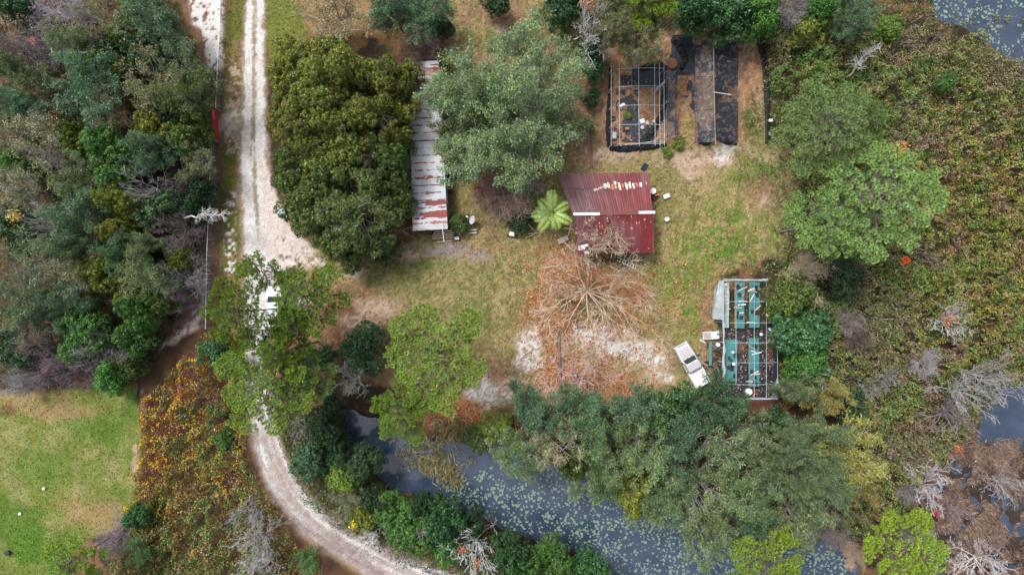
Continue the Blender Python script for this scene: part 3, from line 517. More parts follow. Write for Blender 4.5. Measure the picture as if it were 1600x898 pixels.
def crown_pine(seed, R, h, ntuft=300, gaps=.3):
    """flat layered sprays of needle tufts, each a burst of needles round a dark bud"""
    r = np.random.RandomState(seed); rd = random.Random(seed); S = [(0, 0, 0, 0, 0, h * .8, .24, .11), (0, 0, h * .8, 0, 0, h * .97, .11, .04)]; TP = []
    nb = 23
    for i in range(nb):
        az = i * 2.4 + rd.uniform(-.3, .3); f = (i + .5) / nb; z = h * (.66 + .30 * f); L = R * (1.05 - .75 * f) * rd.uniform(.8, 1.12)
        p = Vector((0, 0, z)); d = Vector((math.cos(az), math.sin(az), .18)); ns = 6
        for s in range(ns):
            d = (d + Vector((rd.gauss(0, .22), rd.gauss(0, .22), rd.gauss(0, .08) + .03))).normalized(); q = p + d * L / ns; S.append((*p, *q, .085 * (1 - s / ns) + .02, .085 * (1 - (s + 1) / ns) + .02)); p = q
            if s >= 1:
                for k in range(3):
                    sd_ = rd.choice((-1, 1)); a2 = math.atan2(d.y, d.x) + sd_ * rd.uniform(.4, 1.5); l2 = rd.uniform(.5, 1.35) * (1.15 - .1 * s)
                    e = Vector((math.cos(a2), math.sin(a2), rd.uniform(.1, .5))); t = p + e * l2; S.append((*p, *t, .03, .016)); TP.append((*t,))
                    for g in range(2): t2 = p + e * l2 * rd.uniform(.4, .9) + Vector((rd.gauss(0, .38), rd.gauss(0, .38), rd.uniform(0, .3))); S.append((*(p + e * l2 * .4), *t2, .02, .014)); TP.append((*t2,))
        TP.append((*p,))
    TP = np.array(TP); sp = .36; gx, gy = np.meshgrid(np.arange(-R * 1.15, R * 1.15, sp), np.arange(-R * 1.15, R * 1.15, sp)); G = np.stack([gx.ravel(), gy.ravel()], 1) + r.uniform(-.17, .17, (gx.size, 2))
    dd = np.hypot(G[:, None, 0] - TP[None, :, 0], G[:, None, 1] - TP[None, :, 1]); jn = dd.argmin(1); dm = dd.min(1); k = dm < .64 + .2 * r.rand(len(G)); G, jn, dm = G[k], jn[k], dm[k]
    T2 = np.stack([G[:, 0], G[:, 1], TP[jn, 2] + .30 - .5 * dm + r.normal(size=len(G)) * .12], 1); S = S + [(*a, *b, .016, .012) for a, b in zip(TP[jn], T2)]; TP = T2
    m = len(TP); K = 36; cid = np.repeat(np.arange(m), K); n = len(cid); a = r.uniform(0, 6.283, n); el = r.uniform(.10, .95, n); ax = r.normal(size=(m, 3)) * .15
    D = np.stack([np.cos(a) * np.cos(el), np.sin(a) * np.cos(el), np.sin(el)], -1) + ax[cid]; D /= np.linalg.norm(D, axis=1, keepdims=True)
    ts = r.uniform(.85, 1.15, m)[cid]; P = TP[cid] + D * (.155 * ts + .06)[:, None]; b = r.uniform(.78, 1.22, m)[cid][:, None]
    N = np.cross(D, r.normal(size=(n, 3))) * .5 + [0, 0, .8]
    C = b * r.uniform(.75, 1.25, (n, 1)) * np.where(r.rand(n, 1) < .25, [[1.35, 1.1, .7]], [[1., 1., 1.]])
    nd = blades(P, D, N, .27 * ts, .062, C)
    # the old brown needles and bud in the heart of each tuft
    q = np.repeat(np.arange(m), 3); bb = blades(TP[q] + r.normal(size=(3 * m, 3)) * .03 + [0, 0, .06], r.normal(size=(3 * m, 3)) + [0, 0, .5], r.normal(size=(3 * m, 3)) * .4 + [0, 0, 1], .17, .11, np.ones((3 * m, 3)) * [.16, .10, .15])
    return join(nd, bb), S
PROTO = {}
def proto(kind, v=0):
    """(R, h, crown mesh or None, branch mesh)"""
    key = (kind, v)
    if key in PROTO: return PROTO[key]
    s = hash_(kind) + v * 13
    def tr(S): V, F, C = tubes(S); return mesh_np(kind + '_trunk', V, F, C)
    def cr(x): return mesh_np(kind + '_crown', *x)
    if kind == 'oak': R, h = 4., 9.; cw, L = crown_oak(s, R, h); S = [(0, 0, 0, 0, 0, h * .32, .26, .2)] + L; cm = cr(cw)
    elif kind == 'bigoak': R, h = 8.4, 12.5; cw, L = crown_oak(s, R, h, .95, .22, .19, (1.22, 1.08, .8), 2.1); S = [(0, 0, 0, 0, 0, h * .32, .5, .4)] + L; S2, T = skeleton(s, R * .95, h * .98, limbs=9, r0=.2); S = np.concatenate([np.array(S), S2]); cm = cr(cw)
    elif kind == 'broad': R, h = 2.6, 5.; cw, L = crown_oak(s, R, h, 1., .20, .4, (1.12, 1.12, .85)); S = [(0, 0, 0, 0, 0, h * .32, .14, .1)] + L; cm = cr(cw)
    elif kind == 'live': R, h = 4., 8.5; S, T = skeleton(s, R, h, limbs=9, depth=4, kids=3); cm = cr(crown_tips(s, T, h * .4, .85, .21, .52, keep=min(1, 450 / len(T))))
    elif kind == 'biglive': R, h = 8.6, 12.5; S, T = skeleton(s, R, h, limbs=15, depth=5, kids=3, r0=.34, bend=.3); cm = cr(crown_tips(s, T, h * .35, .95, .23, .62, keep=min(1, 2400 / len(T))))
    elif kind == 'semi': R, h = 3.5, 8.; S, T = skeleton(s, R, h, limbs=9, depth=4, kids=3); cm = cr(crown_tips(s, T, h * .4, .55, .20, .5, hue=(1.15, 1.05, .9), keep=min(1, 260 / len(T))))
    elif kind == 'pine': R, h = 5., 15.; cw, S = crown_pine(s, R, h, 560); cm = cr(cw)
    elif kind == 'bigpine': R, h = 6.2, 17.; cw, S = crown_pine(s, R, h, 900); cm = cr(cw)
    elif kind == 'bare': R, h = 3., 8.; S, T = skeleton(s, R, h, h0=.25, limbs=11, depth=4, kids=3, bend=.30, r0=.11, ratio=.70); S[:, 6:] = np.maximum(S[:, 6:] * .95, .018); cm = None
    elif kind == 'bigbare': R, h = 6.6, 9.5; S, T = skeleton(s, R, h, h0=.12, limbs=19, depth=4, kids=4, bend=.20, r0=.17, ratio=.60, spread=1.3); S[:, 6:] = np.maximum(S[:, 6:] * .8, .015); cm = None
    elif kind == 'twig':
        R, h = 2.6, 4.5; S, T = skeleton(s, R, h, h0=.1, limbs=12, depth=4, kids=3, bend=.3, r0=.08, ratio=.64); S[:, 6:] = np.maximum(S[:, 6:] * .8, .015)
        r = np.random.RandomState(s); nq = 1100; q = T[r.randint(0, len(T), nq)] + r.normal(size=(nq, 3)) * .22; e = r.normal(size=(nq, 3)) * [.28, .28, .2] + (q - [0, 0, h * .2]) * .07; S = np.concatenate([S, np.concatenate([q - e, q + e, np.full((nq, 1), .018), np.full((nq, 1), .007)], 1)]); cm = None
    PROTO[key] = (R, h, cm, tr(S)); return PROTO[key]
def hash_(s): return sum(ord(c) * (i + 3) for i, c in enumerate(s)) % 997
CAT = {'oak': ('oak_tree', 'oak'), 'bigoak': ('oak_tree', 'oak'), 'broad': ('evergreen_shrub', 'shrub'), 'live': ('live_oak', 'tree'), 'biglive': ('live_oak', 'tree'), 'semi': ('thinning_tree', 'tree'),
       'pine': ('pine_tree', 'pine'), 'bigpine': ('pine_tree', 'pine'), 'bare': ('bare_tree', 'bare tree'), 'bigbare': ('bare_tree', 'bare tree'), 'twig': ('leafless_shrub', 'bare shrub')}
COLS = {'bg': (.080, .150, .075), 'gg': (.135, .190, .088), 'dk': (.040, .080, .035), 'ol': (.085, .125, .032), 'yo': (.150, .175, .038), 'yg': (.150, .215, .045), 'br': (.085, .185, .045), 'pa': (.31, .31, .19), 'mo': (.185, .195, .10), 'pn': (.195, .32, .058), 'pb': (.215, .335, .045), 'pd': (.19, .29, .10), 'mu': (.25, .225, .07), 'em': (.055, .125, .05), 'tn': (.30, .235, .13),
        'gy': (.33, .31, .31), 'pu': (.25, .20, .205), 'wh': (.56, .53, .52), 'ta': (.50, .38, .27), 'pk': (.44, .30, .25), 'bk': (.16, .13, .11)}
COLS = {k: (tuple(sat(v, 1.1)) if k not in ('gy', 'pu', 'wh', 'ta', 'pk', 'bk') else v) for k, v in COLS.items()}
CNT = {}
def tree(kind, px, py, rpx, h, ck, label, bark=None, group=None, v=None):
    nv = {'bigoak': 2, 'biglive': 2, 'pine': 5, 'bigpine': 4, 'bigbare': 1, 'bare': 5, 'twig': 4}.get(kind, 5)
    i = CNT.get(kind, 0); CNT[kind] = i + 1; R0, h0, cm, tm = proto(kind, (i if v is None else v) % nv)
    zc = h * .72; p = W(px, py, zc); R = rpx * GS * (HC - zc) / HC; s = R / R0; name, cat = CAT[kind]
    t = empty(name, (p.x, p.y, -.05), random.Random(px * 7 + py).uniform(0, 6.28), label, cat, group)
    t.scale = (s, s, h / h0); r = random.Random(int(px * 13 + py)); jb = r.uniform(.82, 1.2); j = lambda c: tuple(k * jb * r.uniform(.94, 1.06) for k in c)
    if cm is not None:
        link('crown', cm, M_LEAF, t, j(COLS[ck])); link('trunk', tm, M_BARK, t, j(COLS[bark or ('gy' if kind in ('live', 'biglive') else 'bk')]))
    else: link('trunk', tm, M_BARK, t, j(COLS[ck]))
    return t
# ------------------------------------------------------------------ the trees, one by one: kind, photo x, y, radius (px), height (m), colour, label, [bark]
LW = 'trees of the left woods'; NB = 'trees between yard and pond'; SB = 'trees on the lower bank of the pond'; TE = 'trees along the upper edge'; RE = 'trees right of the greenhouse'
TREES = {
LW: [
('broad', 18, 8, 28, 6, 'dk', 'dark green crown in the extreme upper left corner of the woods'),
('twig', 88, 25, 42, 6, 'gy', 'smoky grey leafless brush at the upper edge of the left woods'),
('twig', 68, 72, 38, 6, 'pu', 'purple leafless brush beside the small orange bush in the upper left woods'),
('twig', 26, 72, 26, 5, 'pu', 'low purple brush at the left edge just under the pale sand opening'),
('semi', 150, 32, 32, 8, 'mo', 'mossy half bare crown left of the big bright corner tree by the sand lot', 'gy'),
('live', 243, 28, 52, 10, 'bg', 'big bright blue green crown bordering the white sand lot'),
('oak', 200, 52, 30, 8, 'yo', 'yellow green crown tucked under the left side of the bright blue green tree'),
('live', 115, 66, 35, 9, 'gg', 'grey green crown right of the purple brush in the upper left woods'),
('broad', 158, 80, 32, 6, 'dk', 'very dark low crown in the hollow above the row of blue green trees'),
('live', 135, 132, 56, 10, 'bg', 'broad blue green crown, largest in the upper left woods'),
('broad', 226, 86, 32, 8, 'bg', 'round dark teal crown just under the yellow green one near the sand lot'),
('oak', 188, 106, 22, 7, 'ol', 'small dark olive crown wedged between two blue green trees'),
('semi', 288, 88, 38, 8, 'gg', 'grey green thinning crown at the lower end of the white sand lot', 'gy'),
('semi', 238, 126, 46, 9, 'mo', 'olive crown full of pale bare twigs left of the track fence', 'wh'),
('live', 292, 142, 46, 9, 'ol', 'wide olive crown pushing against the fence above the red gate', 'gy'),
('live', 20, 112, 34, 8, 'gg', 'grey green crown at the left edge, upper of a touching pair'),
('live', 26, 156, 40, 9, 'bg', 'dull blue green crown at the left edge, lower of a touching pair'),
('semi', 62, 205, 48, 9, 'pa', 'pale yellow grey crown with sparse leaves near the left edge', 'gy'),
('semi', 155, 185, 42, 8, 'mo', 'grey green feathery crown left of the bright yellow green one', 'gy'),
('oak', 110, 218, 30, 8, 'yg', 'lively green rounded crown beside the pale yellow grey tree'),
('oak', 232, 200, 36, 8, 'yo', 'bright yellow green crown in the woods level with the red gate'),
('live', 230, 242, 40, 9, 'bg', 'blue green crown directly below the bright yellow green one by the gate'),
('broad', 290, 212, 34, 7, 'ol', 'olive bush crown just left of the red gate'),
('semi', 300, 248, 32, 7, 'mo', 'brownish thinning crown left of the fence below the red gate', 'gy'),
('oak', 158, 242, 46, 9, 'br', 'deep green lumpy crown in the middle of the upper woods'),
('bare', 84, 250, 24, 10, 'gy', 'grey bare crown poking out beside the pale yellow grey tree'),
('broad', 14, 250, 30, 7, 'br', 'bright dark green crown cut by the left edge'),
('live', 122, 282, 38, 9, 'gg', 'grey green crown above the tall yellow green pair'),
('bare', 226, 290, 32, 9, 'wh', 'white fan shaped bare crown in the right half of the left woods'),
('bare', 276, 290, 17, 7, 'gy', 'small grey bare crown right of the white fan shaped one'),
('semi', 20, 292, 40, 9, 'pa', 'pale straw tinted crown at the left edge beside the white bare tree', 'wh'),
('oak', 175, 318, 32, 9, 'yo', 'tall yellow green lumpy crown, upper of two joined'),
('oak', 178, 360, 28, 8, 'yo', 'olive yellow crown, lower of two joined'),
('broad', 238, 325, 36, 7, 'bg', 'rounded dark teal crown left of the fallen pale tree'),
('broad', 306, 300, 24, 5, 'dk', 'small dark green shrub just above the fallen pale tree'),
('bare', 68, 345, 32, 10, 'wh', 'white spreading bare crown near the left edge'),
('live', 118, 345, 46, 9, 'bg', 'wide blue green crown right of the white bare crown'),
('live', 222, 378, 30, 8, 'gg', 'pale grey green crown left of the round purple grey bush'),
('twig', 276, 362, 30, 6, 'pu', 'round purple grey leafless bush close to the fence'),
('oak', 270, 402, 22, 6, 'yg', 'small yellow green crown just under the round purple grey bush'),
('broad', 28, 358, 36, 7, 'dk', 'dark green crown at the left edge below the straw tinted one'),
('semi', 60, 400, 42, 8, 'gg', 'thin grey green crown in the left part of the middle woods', 'gy'),
('semi', 112, 432, 42, 8, 'mo', 'dull mossy crown with grey twigs in the middle woods', 'gy'),
('oak', 150, 425, 34, 8, 'yo', 'olive gold lumpy crown in the middle of the woods'),
('oak', 196, 442, 36, 8, 'yo', 'yellow olive crown right of the olive gold one'),
('live', 236, 428, 40, 9, 'gg', 'pale feathery grey green crown near the lower fence'),
('twig', 284, 428, 34, 6, 'gy', 'grey leafless brush streaming toward the fence'),
('twig', 276, 462, 26, 5, 'pu', 'dusky leafless brush under the grey brush near the fence'),
('bare', 18, 430, 32, 9, 'gy', 'grey bare crown cut by the left edge in the middle woods'),
('live', 26, 482, 42, 9, 'gg', 'smoky grey green crown at the left edge'),
('live', 92, 480, 42, 8, 'bg', 'dark blue green crown in a shaded hollow of the lower woods'),
('oak', 200, 492, 34, 8, 'br', 'fresh green crown above the rust coloured clearing'),
('oak', 246, 472, 26, 7, 'ol', 'small olive crown at the upper side of the rust clearing'),
('oak', 118, 520, 44, 8, 'br', 'bright green wide crown in the lower left woods'),
('bare', 50, 512, 28, 8, 'pu', 'star shaped purplish bare crown in the lower left woods'),
('twig', 152, 548, 38, 6, 'pu', 'brown purple brush below the bright green wide crown'),
('broad', 200, 528, 28, 6, 'br', 'fresh green shrub left of the sandy footpath'),
('broad', 196, 566, 22, 5, 'ol', 'low olive shrub at the lower bend of the sandy footpath'),
('broad', 18, 548, 34, 6, 'dk', 'dark green shrub at the left edge above the field'),
('twig', 60, 560, 36, 6, 'pu', 'purple brush above the field edge'),
('twig', 112, 582, 30, 5, 'pu', 'low purple grey brush hanging over the field edge'),
('broad', 170, 588, 28, 5, 'br', 'green shrub at the upper right corner of the field'),
('twig', 26, 592, 28, 5, 'gy', 'thin grey brush at the upper left corner of the field'),
('semi', 60, 128, 26, 7, 'gg', 'small dim grey green crown between the left edge pair and the broad blue green tree', 'gy'),
('live', 188, 395, 32, 8, 'bg', 'blue green crown in the gap under the olive yellow crown'),
('semi', 28, 218, 30, 8, 'mo', 'yellowish grey crown above the bright dark green edge tree', 'gy'),
('broad', 250, 175, 26, 6, 'dk', 'dark crown showing between the twiggy olive crown and the yellow green one'),
('live', 118, 388, 32, 8, 'gg', 'grey green crown below the wide blue green crown'),
('broad', 300, 330, 20, 5, 'dk', 'dark shrub under the thin end of the fallen pale tree'),
('broad', 205, 12, 24, 7, 'yg', 'yellow green crown on the upper edge left of the bright blue green tree'),
],
'oaks beside the track': [
('oak', 455, 100, 46, 10, 'yo', 'golden olive crown at the track side of the huge oak'),
('oak', 615, 120, 40, 10, 'yo', 'olive crown between the huge oak and the top of the long shed'),
('oak', 520, 235, 60, 10.5, 'yo', 'golden green crown joining the upper and lower oaks'),
('oak', 460, 262, 44, 9, 'ol', 'deep green crown beside the track between the upper and lower oaks'),
('oak', 530, 372, 44, 8, 'ol', 'dark green crown nearest the drive below the dark oak'),
('bigoak', 505, 140, 102, 13, 'yo', 'huge golden olive oak crown beside the track, upper and largest one'),
('bigoak', 572, 160, 84, 12, 'yo', 'olive green oak crown leaning over the left side of the long rusty shed'),
('bigoak', 472, 190, 76, 11, 'yo', 'dark olive oak crown overhanging the right edge of the track'),
('bigoak', 540, 315, 98, 11, 'ol', 'dark green oak crown with pale dead branches at the head of the yard'),
('semi', 560, 340, 50, 11.5, 'ol', 'thin brown tipped crown with white dead limbs over the dark oak', 'wh'),
('oak', 480, 310, 52, 9, 'ol', 'deep green crown above the sandy spill of the drive'),
('oak', 610, 300, 40, 9, 'ol', 'dark green crown touching the lower left side of the long shed'),
('broad', 590, 385, 30, 5, 'ol', 'low green shrub at the lower edge of the dark oak facing the yard'),
('oak', 610, 230, 44, 10, 'ol', 'deep olive crown beside the middle of the long shed'),
],
TE: [
('semi', 522, 22, 48, 7, 'tn', 'tan withered crown above the golden olive oak', 'gy'),
('live', 612, 12, 42, 9, 'bg', 'bright blue green crown at the upper edge, left of two'),
('live', 660, 16, 42, 9, 'bg', 'bright blue green crown at the upper edge above the rust litter, right of two'),
('broad', 684, 38, 20, 5, 'em', 'small dark shrub below the blue green pair at the upper edge'),
('twig', 655, 72, 34, 6, 'bk', 'brown leafless shrub over rusty litter above the long shed'),
('broad', 776, 2, 22, 5, 'dk', 'dark shrub at the upper edge above the bare pinkish ground'),
('broad', 885, 6, 32, 6, 'em', 'dark green shrub at the upper edge left of the white bare tree'),
('biglive', 1000, 42, 62, 12, 'mo', 'large olive grey crown hanging over the top of the pipe frame'),
('pine', 1008, 4, 42, 14, 'pb', 'yellow green pine top at the upper edge above the olive grey crown'),
('bare', 932, 40, 44, 12, 'wh', 'white bare tree left of the olive grey crown, bending over dark shrubs'),
('broad', 926, 104, 20, 4, 'em', 'dark round shrub under the white bare tree'),
('broad', 926, 150, 14, 3, 'em', 'small dark shrub beside the upper left corner of the pipe frame'),
('broad', 930, 70, 22, 5, 'dk', 'deep green shrub seen through the white bare tree'),
('broad', 919, 195, 9, 2, 'em', 'tiny green shrub left of the pipe frame'),
('broad', 1088, 12, 38, 8, 'em', 'dark green crown above the torn shade net, left of three'),
('broad', 1146, 12, 40, 8, 'em', 'dark green crown above the torn shade net, middle of three'),
('broad', 1192, 8, 40, 8, 'br', 'green crown above the black net fence, right of three'),
('twig', 1240, 12, 26, 6, 'gy', 'pale grey brush at the upper edge above the marsh corner'),
('broad', 1266, 36, 30, 4, 'yo', 'yellow green bush at the upper left corner of the marsh growth'),
('live', 1340, 20, 36, 8, 'bg', 'dark green crown at the upper edge above the leaning white snag'),
('broad', 1292, 12, 24, 6, 'br', 'green crown at the upper edge between yellow bush and dark crown'),
],
'yard trees': [
('biglive', 790, 165, 124, 13, 'gg', 'great grey green live oak between the long shed and the pipe frame'),
('live', 704, 168, 46, 10, 'gg', 'grey green crown spilling over the middle of the long shed roof'),
('live', 722, 240, 44, 9, 'gg', 'grey green crown beside the lower right edge of the long shed'),
('bigbare', 921, 455, 104, 9.5, 'ta', 'big tan bare tree with radiating limbs in front of the red roofed house'),
('bare', 955, 372, 38, 10, 'ta', 'tan bare tree top leaning across the red roof'),
('bare', 905, 590, 58, 5, 'pk', 'low pinkish bare tree on orange leaves left of the pickup'),
('twig', 800, 298, 44, 4, 'pk', 'pinkish leafless bush below the great live oak'),
('twig', 765, 298, 28, 3, 'pk', 'small pinkish leafless bush left of the one below the great live oak'),
('broad', 815, 345, 20, 2.5, 'dk', 'dark green shrub left of the palm'),
('broad', 714, 345, 17, 2.5, 'ol', 'olive shrub beside the lower right corner of the long shed'),
('broad', 1062, 222, 10, 1.2, 'yg', 'bright little green bush at the lower right corner of the pipe frame'),
('broad', 1044, 236, 8, 1., 'yg', 'tiny yellow green bush in front of the pipe frame'),
('broad', 981, 180, 6, .8, 'yg', 'tiny bright weed bush growing inside the pipe frame'),
],
'pines': [
('bigpine', 486, 462, 60, 16, 'pn', 'tall bright pine right of the white car on the track'),
('bigpine', 386, 486, 52, 17, 'pn', 'rounded bright pine crown left of the white car'),
('pine', 412, 424, 28, 16, 'pn', 'pine top across the track just above the white car'),
('pine', 462, 505, 30, 16, 'pn', 'pine crown at the right shoulder of the white car'),
('pine', 446, 548, 38, 16, 'pn', 'pine crown across the track just below the white car'),
('bigpine', 428, 598, 80, 16, 'pn', 'bright pine crown over the track above its lower bend'),
('pine', 480, 590, 44, 14, 'pd', 'darker pine crown right of the track over rust coloured litter'),
('bigpine', 682, 556, 88, 15, 'pn', 'yellow green pine standing alone at the lower edge of the yard'),
('pine', 635, 638, 46, 13, 'pn', 'smaller pine at the upper end of the pond'),
('bigpine', 1282, 212, 76, 15, 'pd', 'pale blue green pine at the right of the yard, upper of two'),
('bigpine', 1350, 310, 92, 15, 'pd', 'large pale green pine at the marsh edge, lower of two'),
('pine', 1280, 350, 56, 14, 'pd', 'pale pine crown at the left foot of the two marsh edge pines'),
('pine', 1345, 190, 34, 11, 'pd', 'small dim pine crown right of the upper marsh edge pine'),
('bigpine', 1395, 842, 66, 15, 'pb', 'brilliant yellow green pine near the lower right corner'),
('pine', 1190, 872, 60, 14, 'pb', 'yellow green pine at the lower edge beside the lily pads'),
('pine', 120, 872, 42, 11, 'pn', 'sparse small pine at the lower edge of the field'),
],
NB: [
('live', 825, 640, 48, 9, 'bg', 'dark blue green crown at the left end of the tree belt above the pond'),
('semi', 858, 700, 44, 10, 'pa', 'pale cream crown with lichen grey twigs above the pond', 'wh'),
('live', 812, 705, 44, 9, 'gg', 'grey green crown hanging over the water at the left end of the belt'),
('live', 905, 645, 42, 9, 'bg', 'blue green crown below the low pinkish bare tree'),
('live', 940, 690, 48, 10, 'gg', 'grey green crown right of the pale cream one'),
('broad', 900, 728, 22, 6, 'ol', 'small dark olive crown right under the pale cream one'),
('live', 935, 755, 40, 8, 'gg', 'dusty green crown over the water edge in the middle of the belt'),
('live', 985, 645, 46, 9, 'bg', 'dark green crown at the upper side of the belt below the white sand'),
('live', 1000, 705, 50, 10, 'gg', 'grey green crown in the heart of the tree belt'),
('broad', 990, 775, 38, 7, 'yo', 'golden green crown dipping to the lily pads'),
('broad', 1050, 642, 44, 8, 'em', 'deep green crown left of the pickup tail'),
('live', 1122, 632, 46, 9, 'em', 'green crown covering the tail of the pickup and the greenhouse corner'),
('live', 1062, 700, 50, 10, 'bg', 'blue green crown below the pickup'),
('semi', 1120, 690, 52, 10, 'gg', 'grey green crown laced with white twigs below the greenhouse', 'wh'),
('live', 1180, 700, 44, 9, 'gg', 'grey green crown below the dark soil at the greenhouse end'),
('live', 1040, 775, 46, 9, 'gg', 'grey green crown on the water edge right of the golden green one'),
('semi', 1100, 765, 52, 10, 'gg', 'wide feathery crown with pinkish twigs low in the belt', 'gy'),
('live', 1165, 765, 50, 10, 'gg', 'grey green crown left of the big silvery one'),
('live', 1105, 835, 44, 9, 'gg', 'silvery green crown on the water edge left of the lower pine'),
('biglive', 1248, 735, 72, 11, 'gg', 'big silvery green crown at the right end of the belt', 'gy'),
('live', 1250, 800, 54, 9, 'gg', 'silvery crown just above the right patch of lily pads', None),
('live', 1175, 820, 40, 9, 'bg', 'green crown just above the lower edge pine'),
('semi', 890, 615, 20, 5, 'mo', 'small mossy crown on orange leaves under the low pinkish tree', 'gy'),
],
RE: [
('broad', 1240, 462, 38, 6, 'ol', 'olive crown right beside the upper right corner of the greenhouse'),
('broad', 1250, 520, 46, 6, 'em', 'deep green crown against the right wall of the greenhouse'),
('broad', 1262, 575, 34, 6, 'br', 'green crown right of the lower greenhouse wall'),
('twig', 1262, 430, 36, 6, 'ta', 'grey brown leafless bush under the marsh edge pines'),
('broad', 1318, 432, 32, 6, 'dk', 'dark teal shrub right of the grey brown leafless bush'),
('bare', 1272, 588, 22, 6, 'wh', 'whitish bare crown between green shrubs right of the greenhouse'),
('live', 1240, 615, 34, 7, 'gg', 'grey green crown at the lower right corner of the greenhouse'),
('live', 1290, 622, 38, 7, 'mu', 'mustard yellow crown right of the greenhouse end'),
('live', 1325, 712, 58, 9, 'mu', 'round mustard crown with pale twigs at its heart, right of the belt', 'wh'),
('live', 1340, 758, 32, 7, 'mu', 'small mustard crown below the round mustard one', 'gy'),
('broad', 1332, 640, 26, 4, 'dk', 'dark shrub right of the mustard yellow crown'),
('broad', 1218, 668, 26, 4, 'dk', 'dark green shrub below the lower right greenhouse corner'),
('twig', 1422, 772, 16, 3, 'gy', 'thin grey twiggy bush left of the white twisted snag'),
('bare', 1492, 500, 32, 5, 'wh', 'whitened bare bush with a rusty centre in the marsh'),
('bare', 1462, 762, 42, 5, 'wh', 'white twisted bare bush above the brown reeds'),
('bare', 1520, 610, 52, 6, 'gy', 'wide grey bare tree left of the open water at the right edge'),
('bare', 1560, 590, 44, 6, 'gy', 'grey bare tree close to the right edge above the open water'),
('bare', 1490, 650, 40, 5, 'pu', 'dusky bare shrub at the left foot of the wide grey bare tree'),
('bare', 1500, 800, 26, 4, 'pu', 'dusky bare shrub in the middle of the brown reeds'),
('bare', 1575, 760, 26, 4, 'gy', 'grey bare shrub between the brown reeds and the open water'),
('twig', 1440, 850, 24, 3, 'gy', 'grey leafless bush at the left border of the brown reeds'),
('bare', 1540, 884, 48, 5, 'wh', 'white bare bush sprawling on the brown reeds at the lower edge'),
('twig', 1450, 565, 24, 3, 'gy', 'small grey leafless bush in the lower marsh'),
('twig', 1330, 505, 24, 3, 'pu', 'dusky leafless bush in the marsh right of the greenhouse'),
('twig', 1345, 530, 20, 3, 'bk', 'brown leafless bush below the dusky one in the marsh'),
('bare', 1365, 610, 22, 4, 'gy', 'small grey bare shrub left of the dark marsh hollow'),
('bare', 1395, 590, 20, 4, 'gy', 'small grey bare shrub in the lower marsh, right of a similar one'),
('broad', 1480, 128, 16, 3, 'br', 'bright green bush in the upper marsh'),
('twig', 1308, 832, 26, 3, 'pu', 'dusky leafless bush left of the brilliant yellow green pine'),
('twig', 1335, 868, 22, 3, 'ta', 'tan leafless bush at the water end left of the brilliant pine'),
('broad', 1395, 45, 20, 3, 'yg', 'fresh green bush in the upper marsh right of the dark crown'),
],
SB: [
('broad', 555, 550, 38, 6, 'em', 'dark rounded shrub between the two pine groups'),
('broad', 498, 560, 22, 5, 'em', 'small dark shrub at the right foot of the darker pine'),
('bare', 545, 592, 30, 8, 'wh', 'grey white bare crown in front of the dark rounded shrub'),
('broad', 512, 640, 22, 5, 'dk', 'dark shrub at the head of the pond below the grey white bare crown'),
('broad', 505, 675, 26, 5, 'dk', 'dark shrub right of the track bend, above the teal one'),
('bare', 470, 672, 20, 4, 'gy', 'small fallen looking grey bare shrub at the track bend'),
('broad', 482, 718, 28, 5, 'bg', 'teal green shrub close to the track bend'),
('broad', 530, 752, 28, 5, 'yg', 'mossy green shrub between track and dark pond side crown'),
('oak', 566, 728, 30, 7, 'dk', 'very dark round crown standing over the narrow water'),
('broad', 528, 712, 24, 5, 'dk', 'dark crown left of the very dark round one at the water'),
('broad', 588, 785, 20, 5, 'dk', 'dark shrub at the water edge below the very dark crown'),
('semi', 545, 782, 26, 4, 'mo', 'pale twiggy shrub halfway along the lower bank near the track', 'gy'),
('broad', 565, 812, 22, 4, 'yo', 'yellow tinged shrub on the inner side of the track curve'),
('oak', 612, 806, 32, 6, 'br', 'bright green crown inside the track curve'),
('oak', 645, 832, 40, 7, 'br', 'bright green crown with a grey limb near the lower track'),
('broad', 690, 822, 34, 8, 'em', 'deep green crown on the lower bank right of the bright pair'),
('broad', 690, 858, 30, 5, 'br', 'green shrub left of the white and orange bare tree'),
('bare', 575, 848, 26, 6, 'wh', 'small white bare tree leaning over the lower track'),
('bare', 745, 862, 44, 8, 'wh', 'white bare tree with orange leaf tufts at the lower edge'),
('broad', 800, 872, 32, 9, 'em', 'deep green shrub right of the white and orange bare tree'),
('oak', 858, 884, 36, 9, 'br', 'fresh green crown at the lower edge in the middle of the bank'),
('broad', 815, 896, 24, 8, 'br', 'green shrub cut by the lower edge beside the fresh green crown'),
('broad', 922, 896, 32, 8, 'em', 'deep green crown at the lower edge, last on the bank'),
('broad', 652, 794, 18, 6, 'dk', 'small dark shrub at the water edge above the bright green pair'),
('broad', 742, 826, 20, 7, 'dk', 'small dark shrub at the water edge above the white and orange bare tree'),
('broad', 598, 634, 14, 3, 'yg', 'green shrub left of the smaller pine at the head of the pond'),
('broad', 775, 672, 24, 3, 'yg', 'mossy shrub on the upper bank beside the rust litter'),
('broad', 745, 688, 22, 3, 'ol', 'low olive shrub on the upper bank of the pond'),
],
'bushes of the lower left thicket': [
('bare', 400, 852, 44, 8, 'gy', 'grey bare tree left of the lower track, largest of its clump'),
('bare', 385, 810, 30, 7, 'gy', 'grey bare tree above the largest one left of the lower track'),
('bare', 395, 888, 32, 7, 'wh', 'whitish bare tree at the lower edge left of the track'),
('broad', 207, 812, 18, 4, 'em', 'dark green bush on the point of the lower field'),
('twig', 175, 845, 30, 4, 'pu', 'dusky leafless bush on the right of the small sparse pine'),
('semi', 215, 868, 28, 4, 'br', 'green bush right of the dusky leafless bush at the lower edge'),
